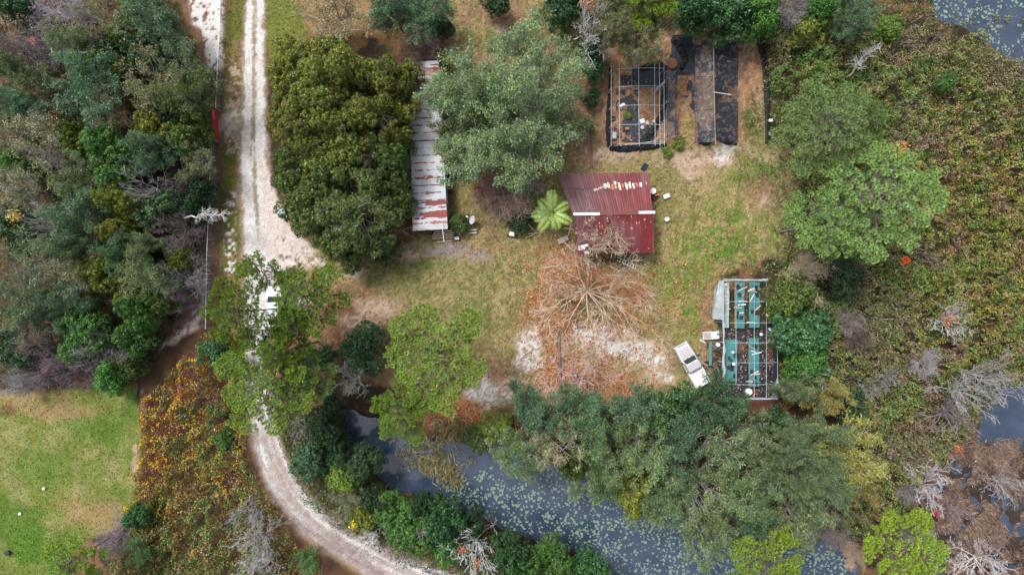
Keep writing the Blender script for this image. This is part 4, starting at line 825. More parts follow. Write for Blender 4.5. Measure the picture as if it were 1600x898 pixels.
('broad', 330, 545, 24, 4, 'em', 'green bush below the end of the fence'),
('broad', 372, 575, 20, 4, 'br', 'bright green bush left of the track beside the pine crowns'),
('broad', 345, 690, 16, 2.5, 'br', 'small bright green bush in the middle of the yellow thicket'),
('broad', 338, 640, 14, 2.5, 'br', 'small green bush in the dark upper part of the yellow thicket'),
('semi', 472, 878, 24, 4, 'br', 'green bush on the outer side of the lower track'),
('broad', 232, 790, 10, 2, 'yo', 'golden bush at the corner of the field'),
],
}
for g_, L_ in TREES.items():
    for q in L_: tree(*q[:7], bark=q[7] if len(q) > 7 else None, group=g_)

def tufts_on(tname, px, py, rpx, z, color, n, label, cat, seed, name='orange_bush', size=.28):
    r = np.random.RandomState(seed); R = rpx * GS; e = sph(r, n, -.1); P = e * r.uniform(.15, 1.35, (n, 1)) * [R, R, R * .8] + [0, 0, z]
    N = e + r.normal(size=(n, 3)) * .4; N /= np.linalg.norm(N, axis=1, keepdims=True)
    V, F, C = leafcloud(P, N, size, .6, np.ones((n, 3)) * r.uniform(.7, 1.3, (n, 1)), r); p = W(px, py, z)
    o = empty(name, (p.x, p.y, 0), 0, label, cat); link('foliage', mesh_np('foliage', V, F, C), M_LEAF, o, color)
    link('stem', mesh_np('stem', *tubes([(0, 0, -.1, 0, 0, z + .1, .04, .02)])), M_BARK, o, COLS['bk'])
tufts_on('', 53, 65, 7, 3.2, (.6, .10, .04), 120, 'small orange red bush in the upper left woods', 'bush', 1)
tufts_on('', 1415, 408, 6, 1.8, (.85, .12, .02), 120, 'vivid orange red bush alone in the marsh below the big pine', 'bush', 2)
tufts_on('', 1405, 233, 12, 1.8, (.55, .27, .08), 260, 'dull orange bush in the marsh right of the two pines', 'bush', 3)
tufts_on('', 1448, 332, 10, 1.8, (.42, .24, .13), 200, 'pinkish tan bush in the marsh at the right side of the big pine', 'bush', 4)
tufts_on('', 1482, 500, 12, 2.6, (.45, .2, .1), 180, 'rusty leaf tuft inside the whitened bare bush of the marsh', 'bush', 5)
tufts_on('', 1496, 702, 7, 1., (.5, .16, .07), 90, 'reddish bush above the brown reeds near the open water', 'bush', 6)
tufts_on('', 1463, 802, 5, 1., (.6, .05, .07), 60, 'small crimson bush above the brown reeds', 'bush', 7)
tufts_on('', 24, 338, 10, 6.5, (.60, .42, .08), 160, 'yellow leaved sapling at the left edge of the woods', 'bush', 8)
tufts_on('', 552, 820, 6, 3.2, (.65, .5, .03), 90, 'bright yellow leaf tuft on the inner side of the track curve', 'bush', 9)
tufts_on('', 918, 5, 10, 9, (.5, .22, .1), 140, 'orange leaf tuft on the upper edge above the white bare tree', 'bush', 10)
tufts_on('', 722, 858, 8, 5, (.48, .17, .07), 80, 'orange leaves hanging left in the white bare tree at the lower edge', 'bush', 11)
tufts_on('', 745, 878, 9, 5, (.48, .18, .08), 90, 'orange leaves hanging low in the white bare tree at the lower edge', 'bush', 12)

# the two leaning snags
def snag(x0, y0, z0, x1, y1, z1, R, label, cname, seed, name='dead_tree'):
    r = random.Random(seed); a = W(x0, y0, z0); b = W(x1, y1, z1); S = []; dirn = (b - a); L = dirn.length; dirn.normalize(); p = a; rad = .13
    for i in range(6):
        q = a + (b - a) * ((i + 1) / 6) + Vector((r.gauss(0, .12), r.gauss(0, .12), 0)); S.append((*p, *q, rad, rad * .82)); rad *= .82; p = q
        if i > 0:
            for k in range(7):
                e = (dirn + Vector((r.gauss(0, .5), r.gauss(0, .5), r.gauss(0, .4)))).normalized(); l = R * r.uniform(.35, .8) * (1 - i * .06); m = p + e * l * .5; S.append((*p, *m, .04, .03))
                for j in range(5):
                    f = (e + Vector((r.gauss(0, .5), r.gauss(0, .5), r.gauss(0, .4)))).normalized(); S.append((*m, *(m + f * l * r.uniform(.4, .8)), .025, .012))
    V, F, C = tubes(np.array(S) - np.array([a.x, a.y, 0, a.x, a.y, 0, 0, 0])); o = empty(name, (a.x, a.y, 0), 0, label, 'dead tree'); link('trunk', mesh_np('snag', V, F, C), M_BARK, o, COLS[cname])
snag(288, 340, 4.6, 344, 335, 6.2, 1.9, 'fallen pale dead tree lying across the fence below the red gate', 'wh', 1)
snag(1322, 120, .8, 1362, 78, 4.4, 2.0, 'leaning white dead tree with fanned twigs in the upper marsh', 'wh', 2)
snag(640, 838, 4, 668, 826, 6.2, 1.2, 'pale grey dead limb across the bright green crown at the lower track', 'gy', 3, 'dead_branch')

# palm
def palm():
    r = random.Random(4); p = W(862, 334, 4.2); t = empty('palm_tree', (p.x, p.y, 0), 0, 'bright green feather palm at the left corner of the red roof', 'palm'); H = 4.2
    S = [(0, 0, -.1, 0.03, 0, H * .5, .2, .17), (.03, 0, H * .5, 0, 0, H, .17, .15)]; link('trunk', mesh_np('palm_trunk', *tubes(S)), M_BARK, t, (.3, .26, .22))
    for k in range(13):
        az = k * 2.399 + r.uniform(-.4, .4); el = r.uniform(.15, .95); L = r.uniform(1.9, 3.1); q = Vector((0, 0, H)); d = Vector((math.cos(az) * math.cos(el), math.sin(az) * math.cos(el), math.sin(el))); P, D, N, Ls = [], [], [], []; SS = []
        for i in range(16):
            n = q + d * L / 16; SS.append((*q, *n, .028 * (1 - i / 17) + .006, .028 * (1 - (i + 1) / 17) + .006)); d = (d + Vector((0, 0, -.11))).normalized(); q = n
            if i > 1:
                side = d.cross(Vector((0, 0, 1))).normalized()
                for s in (-1, 1):
                    for u in (0, .5):
                        l = .62 * math.sin(math.pi * (.12 + .8 * i / 16)) + .12; e = (side * s * .85 + d * .55 + Vector((0, 0, -.12 + r.gauss(0, .12)))).normalized(); c = q - d * L / 16 * u + e * l * .5
                        P.append(c); D.append(e); N.append(d.cross(e) + Vector((0, 0, .3))); Ls.append(l)
        n = len(P); b = r.uniform(.75, 1.25); cc = np.ones((n, 3)) * b * np.random.RandomState(k).uniform(.8, 1.2, (n, 1))
        fr = blades(np.array(P), np.array(D), np.array(N), np.array(Ls), .075, cc, .1); V, F, C = join(fr, (lambda v: (v[0], v[1], v[2] * [1.4, 1.2, .8]))(tubes(SS)))
        link('frond', mesh_np('frond', V, F, C), M_LEAF, t, (.36, .50, .12))
    for k in range(3):
        az = 2.0 + k * 1.3; link('dead_frond', mesh_np('dead_frond', *tubes([(0, 0, H - .1, math.cos(az) * .8, math.sin(az) * .8, H - .6, .04, .03), (math.cos(az) * .8, math.sin(az) * .8, H - .6, math.cos(az) * 1.2, math.sin(az) * 1.3, H - 1.8, .05, .01)])), M_BARK, t, (.4, .33, .27))
palm()
# ------------------------------------------------------------------ solid helpers
def bm_box(bm, c, s, rz=0, rx=0, ry=0):
    M = Matrix.Translation(c) @ Matrix.Rotation(rz, 4, 'Z') @ Matrix.Rotation(ry, 4, 'Y') @ Matrix.Rotation(rx, 4, 'X') @ Matrix.Diagonal((s[0], s[1], s[2], 1))
    return bmesh.ops.create_cube(bm, size=1, matrix=M)['verts']
def bm_rod(bm, a, b, r, n=8, r2=None):
    a, b = Vector(a), Vector(b); d = b - a; M = Matrix.Translation((a + b) / 2) @ d.to_track_quat('Z', 'Y').to_matrix().to_4x4()
    return bmesh.ops.create_cone(bm, cap_ends=True, segments=n, radius1=r, radius2=r if r2 is None else r2, depth=d.length, matrix=M)['verts']
def fin(name, bm, m, parent=None, bevel=0, smooth=False):
    if bevel: bmesh.ops.bevel(bm, geom=[e for e in bm.edges if len(e.link_faces) == 2 and e.calc_face_angle(0) > .5], offset=bevel, segments=2, affect='EDGES', profile=.6)
    me = bpy.data.meshes.new(name); bm.to_mesh(me); bm.free()
    if smooth:
        for p in me.polygons: p.use_smooth = True
    return link(name, me, m, parent)
def box(name, c, s, m, parent=None, rz=0, rx=0, ry=0, bevel=0):
    bm = bmesh.new(); bm_box(bm, c, s, rz, rx, ry); return fin(name, bm, m, parent, bevel)
def rod(name, a, b, r, m, parent=None, n=8): bm = bmesh.new(); bm_rod(bm, a, b, r, n); return fin(name, bm, m, parent)
def path(name, pts, r, m, parent=None, n=6):
    """one continuous bent pipe"""
    pts = [Vector(p) for p in pts]; bm = bmesh.new(); rings = []
    for i, p in enumerate(pts):
        d = (pts[min(i + 1, len(pts) - 1)] - pts[max(i - 1, 0)]).normalized(); A = d.cross(Vector((0, 0, 1)) if abs(d.z) < .9 else Vector((1, 0, 0))).normalized(); B = d.cross(A)
        rings.append([bm.verts.new(p + (A * math.cos(6.2832 * k / n) + B * math.sin(6.2832 * k / n)) * r) for k in range(n)])
    for a, b in zip(rings[:-1], rings[1:]):
        for k in range(n): bm.faces.new((a[k], a[(k + 1) % n], b[(k + 1) % n], b[k]))
    bm.faces.new(rings[0]); bm.faces.new(rings[-1][::-1]); return fin(name, bm, m, parent, smooth=True)
WHITE = pmat('white_paint', (.72, .72, .70), .5, var=.08, dirt=(.35, .30, .25), dirt_amt=.3); GALV = pmat('galvanised_pipe', (.62, .65, .68), .4, .3, var=.12)
PIPE = pmat('white_pipe', (.44, .48, .54), .5, var=.1); BLK = pmat('black_plastic', (.018, .018, .02), .5, var=.3); RUB = pmat('rubber', (.03, .03, .03), .8)
WOOD = pmat('weathered_wood', (.26, .21, .17), .9, var=.3, scale=6); BRD = pmat('painted_board', (.42, .40, .36), .8, var=.15, dirt=(.2, .15, .1), dirt_amt=.4)
GLS = pmat('window_glass', (.03, .045, .045), .08, var=.1); REDP = pmat('red_paint', (.52, .015, .03), .45, var=.12, dirt=(.25, .02, .03), dirt_amt=.4)
BLUEG = pmat('navy_panel', (.02, .045, .08), .35, var=.2); NET = pmat('black_net', (.012, .014, .016), .8, var=.4, scale=2)
PLA = pmat('cloudy_plastic', (.50, .56, .57), .35, var=.15, scale=1.5); CONC = pmat('concrete', (.3, .29, .27), .9, var=.2)

# ------------------------------------------------------------------ corrugated roofs
def roof_sheet(name, P00, P10, P01, P11, colfn, pitch, amp, step, m, parent, along_u=True, thick=.03, edge=None):
    """sheet P00 (u0 v0) P10 (u1 v0) P01 (u0 v1) P11; ribs march along u and run along v; colfn(u metres, v metres) -> rgb"""
    P00, P10, P01, P11 = map(Vector, (P00, P10, P01, P11)); Lu = (P10 - P00).length; Lv = (P01 - P00).length; nu = int(Lu / step) + 1; nv = int(Lv / (step * 1.3)) + 1
    u, v = np.meshgrid(np.linspace(0, 1, nu), np.linspace(0, 1, nv)); A = np.array
    P = A(P00)[None, None] * ((1 - u) * (1 - v))[..., None] + A(P10) * (u * (1 - v))[..., None] + A(P01) * ((1 - u) * v)[..., None] + A(P11) * (u * v)[..., None]
    U = u * Lu; Vv = v * Lv; k = int(Lu / pitch); ph = (U / pitch) % 1; rib = np.clip(1 - np.abs(ph - .5) * pitch / .045, 0, 1)
    if edge is not None: P = P + edge(U, Vv)[..., None] * A([0, -1, 0]) * (v if True else 1)[..., None]
    P[..., 2] += rib * amp + (fbm(U * 10, Vv * 10, 18, 3, 3) - .5) * .05
    C = colfn(U, Vv); i = np.arange(nu * nv).reshape(nv, nu); F = np.stack([i[:-1, :-1], i[:-1, 1:], i[1:, 1:], i[1:, :-1]], -1).reshape(-1, 4)
    V = P.reshape(-1, 3); n = len(V); Vb = V - [0, 0, thick]; rim = []
    for e in (i[0], i[:, -1], i[-1][::-1], i[:, 0][::-1]): rim.append(np.stack([e[:-1], e[:-1] + n, e[1:] + n, e[1:]], -1))
    F = np.concatenate([F, F[:, ::-1] + n] + rim); C = C.reshape(-1, 3); V = np.concatenate([V, Vb]); C = np.concatenate([C, C])
    return link(name, mesh_np(name, V, F, C), m, parent)
RED_R = pmat('red_metal_roof', (1, 1, 1), .42, .0, var=.14, scale=1.1, attr=True, spec=.5)
RST_R = pmat('rusty_metal_roof', (1, 1, 1), .55, .0, var=.10, scale=2, attr=True, spec=.4)
def house():
    ze, zr = 2.7, 3.7; o0 = W(950, 333, 0); H = empty('house', (o0.x, o0.y, 0), 0, 'small house under a dark red ribbed metal roof in the middle of the yard', 'house')
    inv = Vector((o0.x, o0.y, 0)); Q = lambda px, py, z: W(px, py, z) - inv
    def red(U, V, sd, off):
        n = fbm(U * 13, V * 13, 20, 4, sd); s = fbm(U * 13 * 3, V * 3, 14, 4, sd + 3); c = np.array((.130, .011, .012)) * (.75 + .55 * n)[..., None]
        left = (1 - sst(3.0, 5.8, U + (n - .5) * 2 + off))[..., None]; c = c * (1 - left * .75) + np.array((.085, .030, .036)) * left * .75; f = (sst(.52, .66, s) * .45)[..., None]; c = c * (1 - f) + np.array((.16, .075, .08)) * f
        st = vnoise(np.floor(U / .92) + 3, np.zeros_like(U) + sd)[..., None]; return c * (.93 + .14 * st)
    def north(U, V):
        c = red(U, V, 5, 0); seam = np.abs(V - 2.0 + (fbm(U * 10, V * 0, 14, 3, 4) - .5) * .7) < .10; k = seam & (U < 5.6); c = np.where(k[..., None], (.035, .02, .02), c)
        k = (U < 3.0) & (((U / .60) % 1) < .13) & (V > 2.0); c = np.where(k[..., None], (.03, .018, .018), c)
        ug = (U - 4.9) / .42; cell = np.floor(ug); hh = vnoise(cell * 3.7, np.zeros_like(cell) + 2.2, 9); h2 = vnoise(cell * 5.1, np.zeros_like(cell) + 7.2, 2); fr = np.abs(ug - cell - .5)
        ln = .12 + .36 * hh; rag = (fbm(U * 40, V * 40, 9, 3, 5) - .5) * .5; inside = (np.abs(V - 1.62 - (h2 - .5) * .3) + rag * .5 < ln) & (fr + rag * .6 < .27) & (ug > 0) & (ug < 15) & (hh > .3) & ~((ug > 12.2) & (ug < 13.6))
        rust = vnoise(cell * 2.3, np.zeros_like(cell), 4) + rag * .6 > .66; wc = np.where(rust[..., None], (.50, .16, .07), (.78, .74, .70)); c = np.where(inside[..., None], wc, c)
        k = (U > 3.6) & (U < 5.4) & (np.abs(V - 1.9 + (U - 4.5) * .25 + rag * .4) < .11); return np.where(k[..., None], (.38, .30, .27), c)
    def south(U, V):
        c = red(U, V, 8, 1.6); g = (fbm(U * 13, V * 13, 50, 3, 12)[..., None]); f = sst(.5, .62, g) * .16; c = c * (1 - f) + np.array((.20, .13, .135)) * f; k = (V > 3.15) & (V < 3.2); c = np.where(k[..., None], c * .6, c)
        r = fbm(U * 30, V * 30, 9, 2, 44); return np.where((r > .80)[..., None], (.5, .3, .18), c)
    roof_sheet('roof', Q(870, 271, ze), Q(1013.5, 270, ze), Q(895, 335, zr), Q(1020, 333, zr), north, .30, .010, .065, RED_R, H)
    roof_sheet('roof', Q(897.5, 335.5, zr - .03), Q(1020.5, 333.5, zr - .03), Q(899, 396, ze), Q(1022, 395, ze), south, .30, .010, .065, RED_R, H)
    box('ridge_cap', (Q(896, 335, zr) + Q(937, 334, zr)) / 2 + Vector((0, 0, .10)), ((Q(937, 334, zr) - Q(896, 335, zr)).length, .30, .05), WHITE, H, rz=.01)
    m_ = pmat('red_cap', (.15, .035, .03), .6); box('ridge_cap', (Q(938, 334, zr) + Q(997, 333, zr)) / 2 + Vector((0, 0, .095)), ((Q(997, 333, zr) - Q(938, 334, zr)).length, .36, .045), m_, H, rz=.01)
    t_ = pmat('silver_tape', (.55, .56, .60), .35, .2, var=.5, scale=8); box('ridge_cap', (Q(998, 332.5, zr) + Q(1023, 331.5, zr)) / 2 + Vector((0, 0, .10)), (1.85, .34, .05), t_, H, rz=.02)
    a, b = Q(902, 277, 2.4), Q(1010, 390, 2.4); cx, cy = (a.x + b.x) / 2, (a.y + b.y) / 2; sx, sy = b.x - a.x - .5, a.y - b.y - .5; wallm = pmat('cream_siding', (.40, .36, .28), .8, var=.12)
    box('wall', (cx, cy, 1.22), (sx, sy, 2.6), wallm, H)
    bm = bmesh.new()
    for s in (1, -1):
        vs = [bm.verts.new(p) for p in ((cx + s * sx / 2, cy + sy / 2, 2.52), (cx + s * sx / 2, cy - sy / 2, 2.52), (cx + s * sx / 2, cy - .05, 3.55), (cx + s * (sx / 2 - .12), cy + sy / 2, 2.52), (cx + s * (sx / 2 - .12), cy - sy / 2, 2.52), (cx + s * (sx / 2 - .12), cy - .05, 3.55))]
        bm.faces.new(vs[:3]); bm.faces.new(vs[3:])
        for i in range(3): bm.faces.new((vs[i], vs[(i + 1) % 3], vs[3 + (i + 1) % 3], vs[3 + i]))
    fin('gable', bm, wallm, H)
    dr = box('door', (cx + 1, cy - sy / 2 - .03, 1.0), (.95, .06, 2.0), pmat('brown_door', (.16, .09, .06), .6), H); rod('handle', (cx + 1.35, cy - sy / 2 - .06, 1.0), (cx + 1.35, cy - sy / 2 - .12, 1.0), .03, GALV, dr)
    for wx in (-3, -1.2, 3): 
        wn = box('window', (cx + wx, cy - sy / 2 - .02, 1.5), (1.1, .05, 1.0), WHITE, H); box('pane', (cx + wx, cy - sy / 2 - .05, 1.5), (.95, .03, .85), GLS, wn)
    for wy in (-2, 1.8):
        wn = box('window', (cx + sx / 2 + .02, cy + wy, 1.5), (.05, 1.1, 1.0), WHITE, H); box('pane', (cx + sx / 2 + .05, cy + wy, 1.5), (.03, .95, .85), GLS, wn)
    for px, py in ((902, 272), (1010, 272), (903, 394), (1019, 393)): p = Q(px, py, 2.6); q = p * 1; box('post', (q.x * .97, q.y * .97, 1.28), (.12, .12, 2.66), WOOD, H)
house()
def shed():
    z = 2.8; o0 = W(672, 230, 0); S = empty('long_shed', (o0.x, o0.y, 0), 0, 'long narrow shed with a rust streaked grey metal roof between two big trees', 'shed'); Q = lambda px, py, zz=z: W(px, py, zz) - Vector((o0.x, o0.y, 0))
    def c_(U, V):
        # U runs down the length, V across
        n = fbm(U * 13, V * 13, 22, 4, 3); n2 = fbm(U * 13 * 2.5, V * 13, 9, 4, 6); c = np.array((.44, .46, .49)) * (.8 + .4 * n)[..., None]
        per = .85; row = np.floor(U / per); ph = np.abs((U / per) % 1 - .5); hv = vnoise(row * 2.7, V * .9 + row * 3.1, 5); side = sst(1.6, 3.4, V + (n - .5) * 2)
        rr = (ph + (n2 - .5) * .7 < .18) & (n2 * .65 + hv * .45 > .585); r2 = (ph + (n2 - .5) * .2 < .07) & (fbm(U * 5, V * 30, 8, 2, 9) > .42)
        rust = np.where((n > .5)[..., None], (.20, .055, .035), (.30, .10, .055)); c = np.where((rr | r2)[..., None], rust * (.8 + .4 * n2)[..., None], c)
        for u0, w_, v0 in ((1.2, .5, .6), (2.3, .35, 0), (16.05, .30, 1.2), (17.4, .42, .9)):
            k = (np.abs(U - u0 + (n2 - .5) * .5) < w_) & (V > v0 + (n2 - .5) * 2.5) & (V < 3.95); c = np.where(k[..., None], np.array((.21, .04, .03)) * (.7 + .6 * n2)[..., None], c)
        mo = sst(.55, .7, fbm(U * 9, V * 9, 30, 4, 20))[..., None] * .5; c = c * (1 - mo) + np.array((.30, .28, .25)) * mo
        k = (np.abs(U - 20 + 4.0) < .05) | (np.abs(U - 9.0) < .05); return np.where(k[..., None], (.06, .05, .05), c)
    roof_sheet('roof', Q(637, 97), Q(645, 361), Q(685, 95), Q(699.5, 358), c_, .28, .02, .07, RST_R, S)
    vx = (Q(699.5, 358) - Q(685, 95)); ang = math.atan2(vx.x, -vx.y); c = (Q(637, 97, 2.4) + Q(699.5, 358, 2.4)) / 2; L = vx.length - .35
    box('wall', (c.x, c.y, 1.32), (3.6, L, 2.6), pmat('green_grey_siding', (.20, .24, .21), .8, var=.2), S, rz=ang)
    ax = Vector((math.cos(ang), math.sin(ang), 0)); ay = Vector((-math.sin(ang), math.cos(ang), 0))
    for k in (-6, -1.5, 3.5): p = c + ax * 1.83 + ay * k; wn = box('window', (p.x, p.y, 1.5), (.06, 1.0, .8), WHITE, S, rz=ang); p = p + ax * .035; box('pane', (p.x, p.y, 1.5), (.03, .85, .65), GLS, wn, rz=ang)
    p = c + ax * 1.83 - ay * 8; d_ = box('door', (p.x, p.y, 1.0), (.06, .9, 2.0), WOOD, S, rz=ang); p = p + ax * .06 + ay * .3; box('handle', (p.x, p.y, 1.0), (.08, .04, .12), GALV, d_, rz=ang)
shed()

# ------------------------------------------------------------------ fences and gate
LINKM = pmat('chain_link', (.30, .30, .31), .6, .3, alpha=(.30, .55))
def fence(name, label, pts, h, post_m, mesh_m, post_every=1, rail=True, r=.03, top=None):
    P = [W(x, y) for x, y in pts]; o = empty(name, (P[0].x, P[0].y, 0), 0, label, 'fence'); b = P[0]
    for p in P[::post_every]: rod('post', (p.x - b.x, p.y - b.y, -.2), (p.x - b.x, p.y - b.y, h + .05), r, post_m, o, 6)
    bm = bmesh.new(); vs = [(bm.verts.new((p.x - b.x, p.y - b.y, .02)), bm.verts.new((p.x - b.x, p.y - b.y, h))) for p in P]
    for a, c in zip(vs[:-1], vs[1:]): bm.faces.new((a[0], c[0], c[1], a[1]))
    fin('netting', bm, mesh_m, o)
    if rail: path('rail', [(p.x - b.x, p.y - b.y, h + .02) for p in P], r * .9, post_m, o)
    return o
def seg(a, b, n): return [(a[0] + (b[0] - a[0]) * i / n, a[1] + (b[1] - a[1]) * i / n) for i in range(n + 1)]
fence('chain_link_fence', 'grey chain link fence beside the track above the red gate', seg((354, -40), (352, 40), 3) + seg((352, 40), (345.5, 174), 5)[1:], 1.5, GALV, LINKM, r=.035)
fence('chain_link_fence', 'galvanised chain link fence running from the red gate down to the footpath', seg((340, 222), (336, 300), 3) + seg((336, 300), (332, 400), 4)[1:] + seg((332, 400), (330, 512), 4)[1:], 1.5, GALV, LINKM, r=.045)
def gate():
    a, b = W(341.5, 177), W(344.5, 220); o = empty('farm_gate', (a.x, a.y, 0), 0, 'bright red metal gate across the side entrance of the left woods', 'gate'); d = b - a; ang = math.atan2(d.y, d.x); L = d.length
    u = d.normalized(); lean = Vector((u.y, -u.x, 0)) * .0
    for k, z in enumerate((.35, .62, .89, 1.16, 1.42)): rod('bar', (0, 0, z), (*(d.xy), z), .035, REDP, o)
    for f in (0, .5, 1): rod('upright', (d.x * f, d.y * f, .3), (d.x * f, d.y * f, 1.46), .04, REDP, o)
    n = Vector((-u.y, u.x, 0)); box('cover_panel', (*(d * .5).xy, .88), (L - .1, .025, 1.05), REDP, o, rz=ang)
    box('top_board', (*(d * .5).xy, 1.50), (L, .30, .05), REDP, o, rz=ang, bevel=.01)
    for f, e in ((-.04, .1), (1.04, .1)): rod('post', (d.x * f, d.y * f, -.2), (d.x * f, d.y * f, 1.7), .07, WOOD, o)
    path('end_bar', [(-.45, .18, 1.72), (0, .14, 1.74), (.6, 0.0, 1.70)], .05, BLK, o)
gate()
NETA = pmat('net_fence', (.012, .014, .014), .8, var=.4, alpha=(.75, 1.))
fence('net_fence', 'long black net fence along the left edge of the marsh', [(1184, 50), (1188, 70), (1193, 100), (1196, 130), (1197, 160), (1198, 190), (1198, 226)], 1.3, WOOD, NETA, rail=False, r=.05)
def crumple(name, pts, width, m, parent, seed, zamp=.35, n=90):
    """a heap of net or sheet lying along a path"""
    r = np.random.RandomState(seed); P = np.array([[p[0], p[1]] for p in pts], float); s = np.linspace(0, 1, n); q = np.linspace(0, 1, len(P)); cx = np.interp(s, q, P[:, 0]); cy = np.interp(s, q, P[:, 1]); wv = np.interp(s, q, [p[2] for p in pts])
    tx = np.gradient(cx); ty = np.gradient(cy); l = np.hypot(tx, ty); nx, ny = -ty / l, tx / l; v = np.linspace(-1, 1, 9); S_, V_ = np.meshgrid(s, v); e = (fbm(S_ * 60, V_ * 4, 1.5, 3, seed) - .5)
    X = cx + nx * wv * (V_ + e * .8); Y = cy + ny * wv * (V_ + e * .8); Z = .05 + zamp * (1 - V_ ** 2) * fbm(S_ * 50, V_ * 3, 2.2, 3, seed + 3) * 1.3 + gheight(X, Y) * 0 + .04
    Pw = np.stack([(X - 800) * GS, (449 - Y) * GS, Z], -1).reshape(-1, 3); c0 = Pw[0] * [1, 1, 0]; nn = len(s); i = np.arange(9 * nn).reshape(9, nn); F = np.stack([i[:-1, :-1], i[:-1, 1:], i[1:, 1:], i[1:, :-1]], -1).reshape(-1, 4)
    o = link(name, mesh_np(name, Pw - c0, F), m, parent); o.location = c0
    mod = o.modifiers.new('s', 'SOLIDIFY'); mod.thickness = .02; return o
fallen_net = crumple('net_heap', [(1186, 50, 6), (1191, 75, 6), (1195, 105, 4), (1197, 140, 4), (1198, 180, 3.4), (1199, 224, 4)], 1, NET, None, 3, .3); tag(fallen_net, 'black net slumped along the foot of the marsh net fence', 'net')
for y in (193, 213): p = W(1197, y); tag(box('foam_block', (p.x, p.y, 1.42), (.42, .3, .22), WHITE, bevel=.03), 'white block on the marsh net fence, %s of two' % ('upper' if y < 200 else 'lower'), 'block', 'white blocks on the net fence')

# ------------------------------------------------------------------ shade house frame, upper right of the yard
def arch(parent, x0, y0, x1, y1, z, r, m, rise=.35, name='arch', legs=True):
    a, b = W(x0, y0, z), W(x1, y1, z); P = []
    if legs: P.append((a.x, a.y, -.1))
    for i in range(9): f = i / 8; q = a + (b - a) * f; P.append((q.x, q.y, z + rise * math.sin(math.pi * f)))
    if legs: P.append((b.x, b.y, -.1))
    o = parent.location; return path(name, [(p[0] - o.x, p[1] - o.y, p[2]) for p in P], r, m, parent)
def rail(parent, pts, r, m, name='rail'):
    o = parent.location; return path(name, [tuple(W(*p) - Vector((o.x, o.y, 0))) for p in pts], r, m, parent)
f0 = W(996, 165); FR = empty('pipe_frame', (f0.x, f0.y, 0), 0, 'open white pipe frame of a stripped shade house at the top right of the yard', 'frame')
ZT = 2.3
for y, y2 in ((109, 107), (137, 135), (166, 165), (196, 195), (226, 225)): arch(FR, 955, y, 1037.5, y2, ZT, .024, PIPE)
for x, up in ((955, 0), (967.5, .15), (998, .35), (1023, .2), (1030.5, .12), (1037.5, 0)): rail(FR, [(x, 98, ZT + up), (x, 130, ZT + up), (x, 170, ZT + up), (x + (1 if x > 960 else 0), 228, ZT + up)], .028, PIPE)
o = crumple('fallen_shade_net', [(1026, 100, 8), (1036, 108, 6), (1038, 130, 4.5), (1037, 160, 4.5), (1034, 180, 4.5), (1024, 198, 5), (1013, 212, 6), (1004, 224, 7)], 1, NET, None, 8, .7); tag(o, 'thick black net rope sagging down the right side of the pipe frame', 'net')
o = crumple('fallen_shade_net', [(952, 231, 4.4), (975, 232, 5.8), (1000, 230, 5.2), (1020, 229, 4), (1040, 227, 3.4)], 1, NET, None, 9, .8); tag(o, 'black net bundled along the bottom of the pipe frame', 'net')
o = crumple('fallen_shade_net', [(953.5, 108, 2), (953, 140, 2.4), (951, 170, 3.2), (950, 200, 4), (952.5, 230, 4)], 1, NET, None, 10, .8); tag(o, 'black net hanging down the left side of the pipe frame', 'net')
o = crumple('plastic_strip', [(958, 229.6, 1.0), (985, 228, 1.4), (1003, 225.5, 1.7), (1020, 224.5, 1.9), (1037, 225.5, 1.5)], 1, PLA, None, 12, .95, 60); tag(o, 'pale plastic strip on the black net along the bottom of the pipe frame', 'plastic sheet')
o = crumple('plastic_strip', [(1023, 145, .8), (1026, 140, 1.6), (1031, 136, 2.2), (1036, 132, 2.4), (1037, 128, 1.2)], 1, PLA, None, 13, .9, 40); tag(o, 'white rag of plastic tied to the right side of the pipe frame', 'plastic sheet')
for q_, (pp, lb) in enumerate([([(1050, 62, 3), (1062, 74, 6), (1070, 92, 5), (1064, 110, 3)], 'black net heap on the ground above the grey mesh strip'), ([(1120, 216, 3), (1135, 222, 4), (1150, 224, 3)], 'black net gathered along the lower end of the shade house'), ([(1090, 221, 3), (1102, 224, 4), (1114, 222, 3)], 'grey black net gathered below the left bay of the shade house'), ([(1000, 110, 4), (1015, 104, 6), (1030, 104, 5)], 'black net bunched at the top right corner of the pipe frame')]):
    tag(crumple('net_heap', pp, 1, NET, None, 30 + q_, .6, 50), lb, 'net')
# torn ground cloth: many scraps, one mass
def cloth(name, label, fn, box_, m, z=.05, step=.10, cat='ground cloth'):
    X = np.arange(box_[0], box_[2], step / GS); Y = np.arange(box_[1], box_[3], step / GS); gx, gy = np.meshgrid(X, Y); k = fn(gx, gy) > .5; zz = np.maximum(gheight(gx, gy), -.1) + z + .05 * fbm(gx, gy, 6, 3, 2)
    i = np.arange(gx.size).reshape(gx.shape); F = np.stack([i[:-1, :-1], i[1:, :-1], i[1:, 1:], i[:-1, 1:]], -1)[k[:-1, :-1]].reshape(-1, 4); used = np.unique(F); mp = np.zeros(gx.size, int); mp[used] = np.arange(len(used))
    V = np.stack([(gx - 800) * GS, (449 - gy) * GS, zz], -1).reshape(-1, 3)[used]; return tag(link(name, mesh_np(name, V, mp[F]), m), label, cat, kind='stuff')
CLO = pmat('weed_cloth', (.008, .013, .020), .6, var=.3, scale=2, dirt=(.08, .06, .05), dirt_amt=.25)
def scr(x, y, q, th=.5, s=12, seed=5): n = fbm(x, y, s, 4, seed); m = 0; 
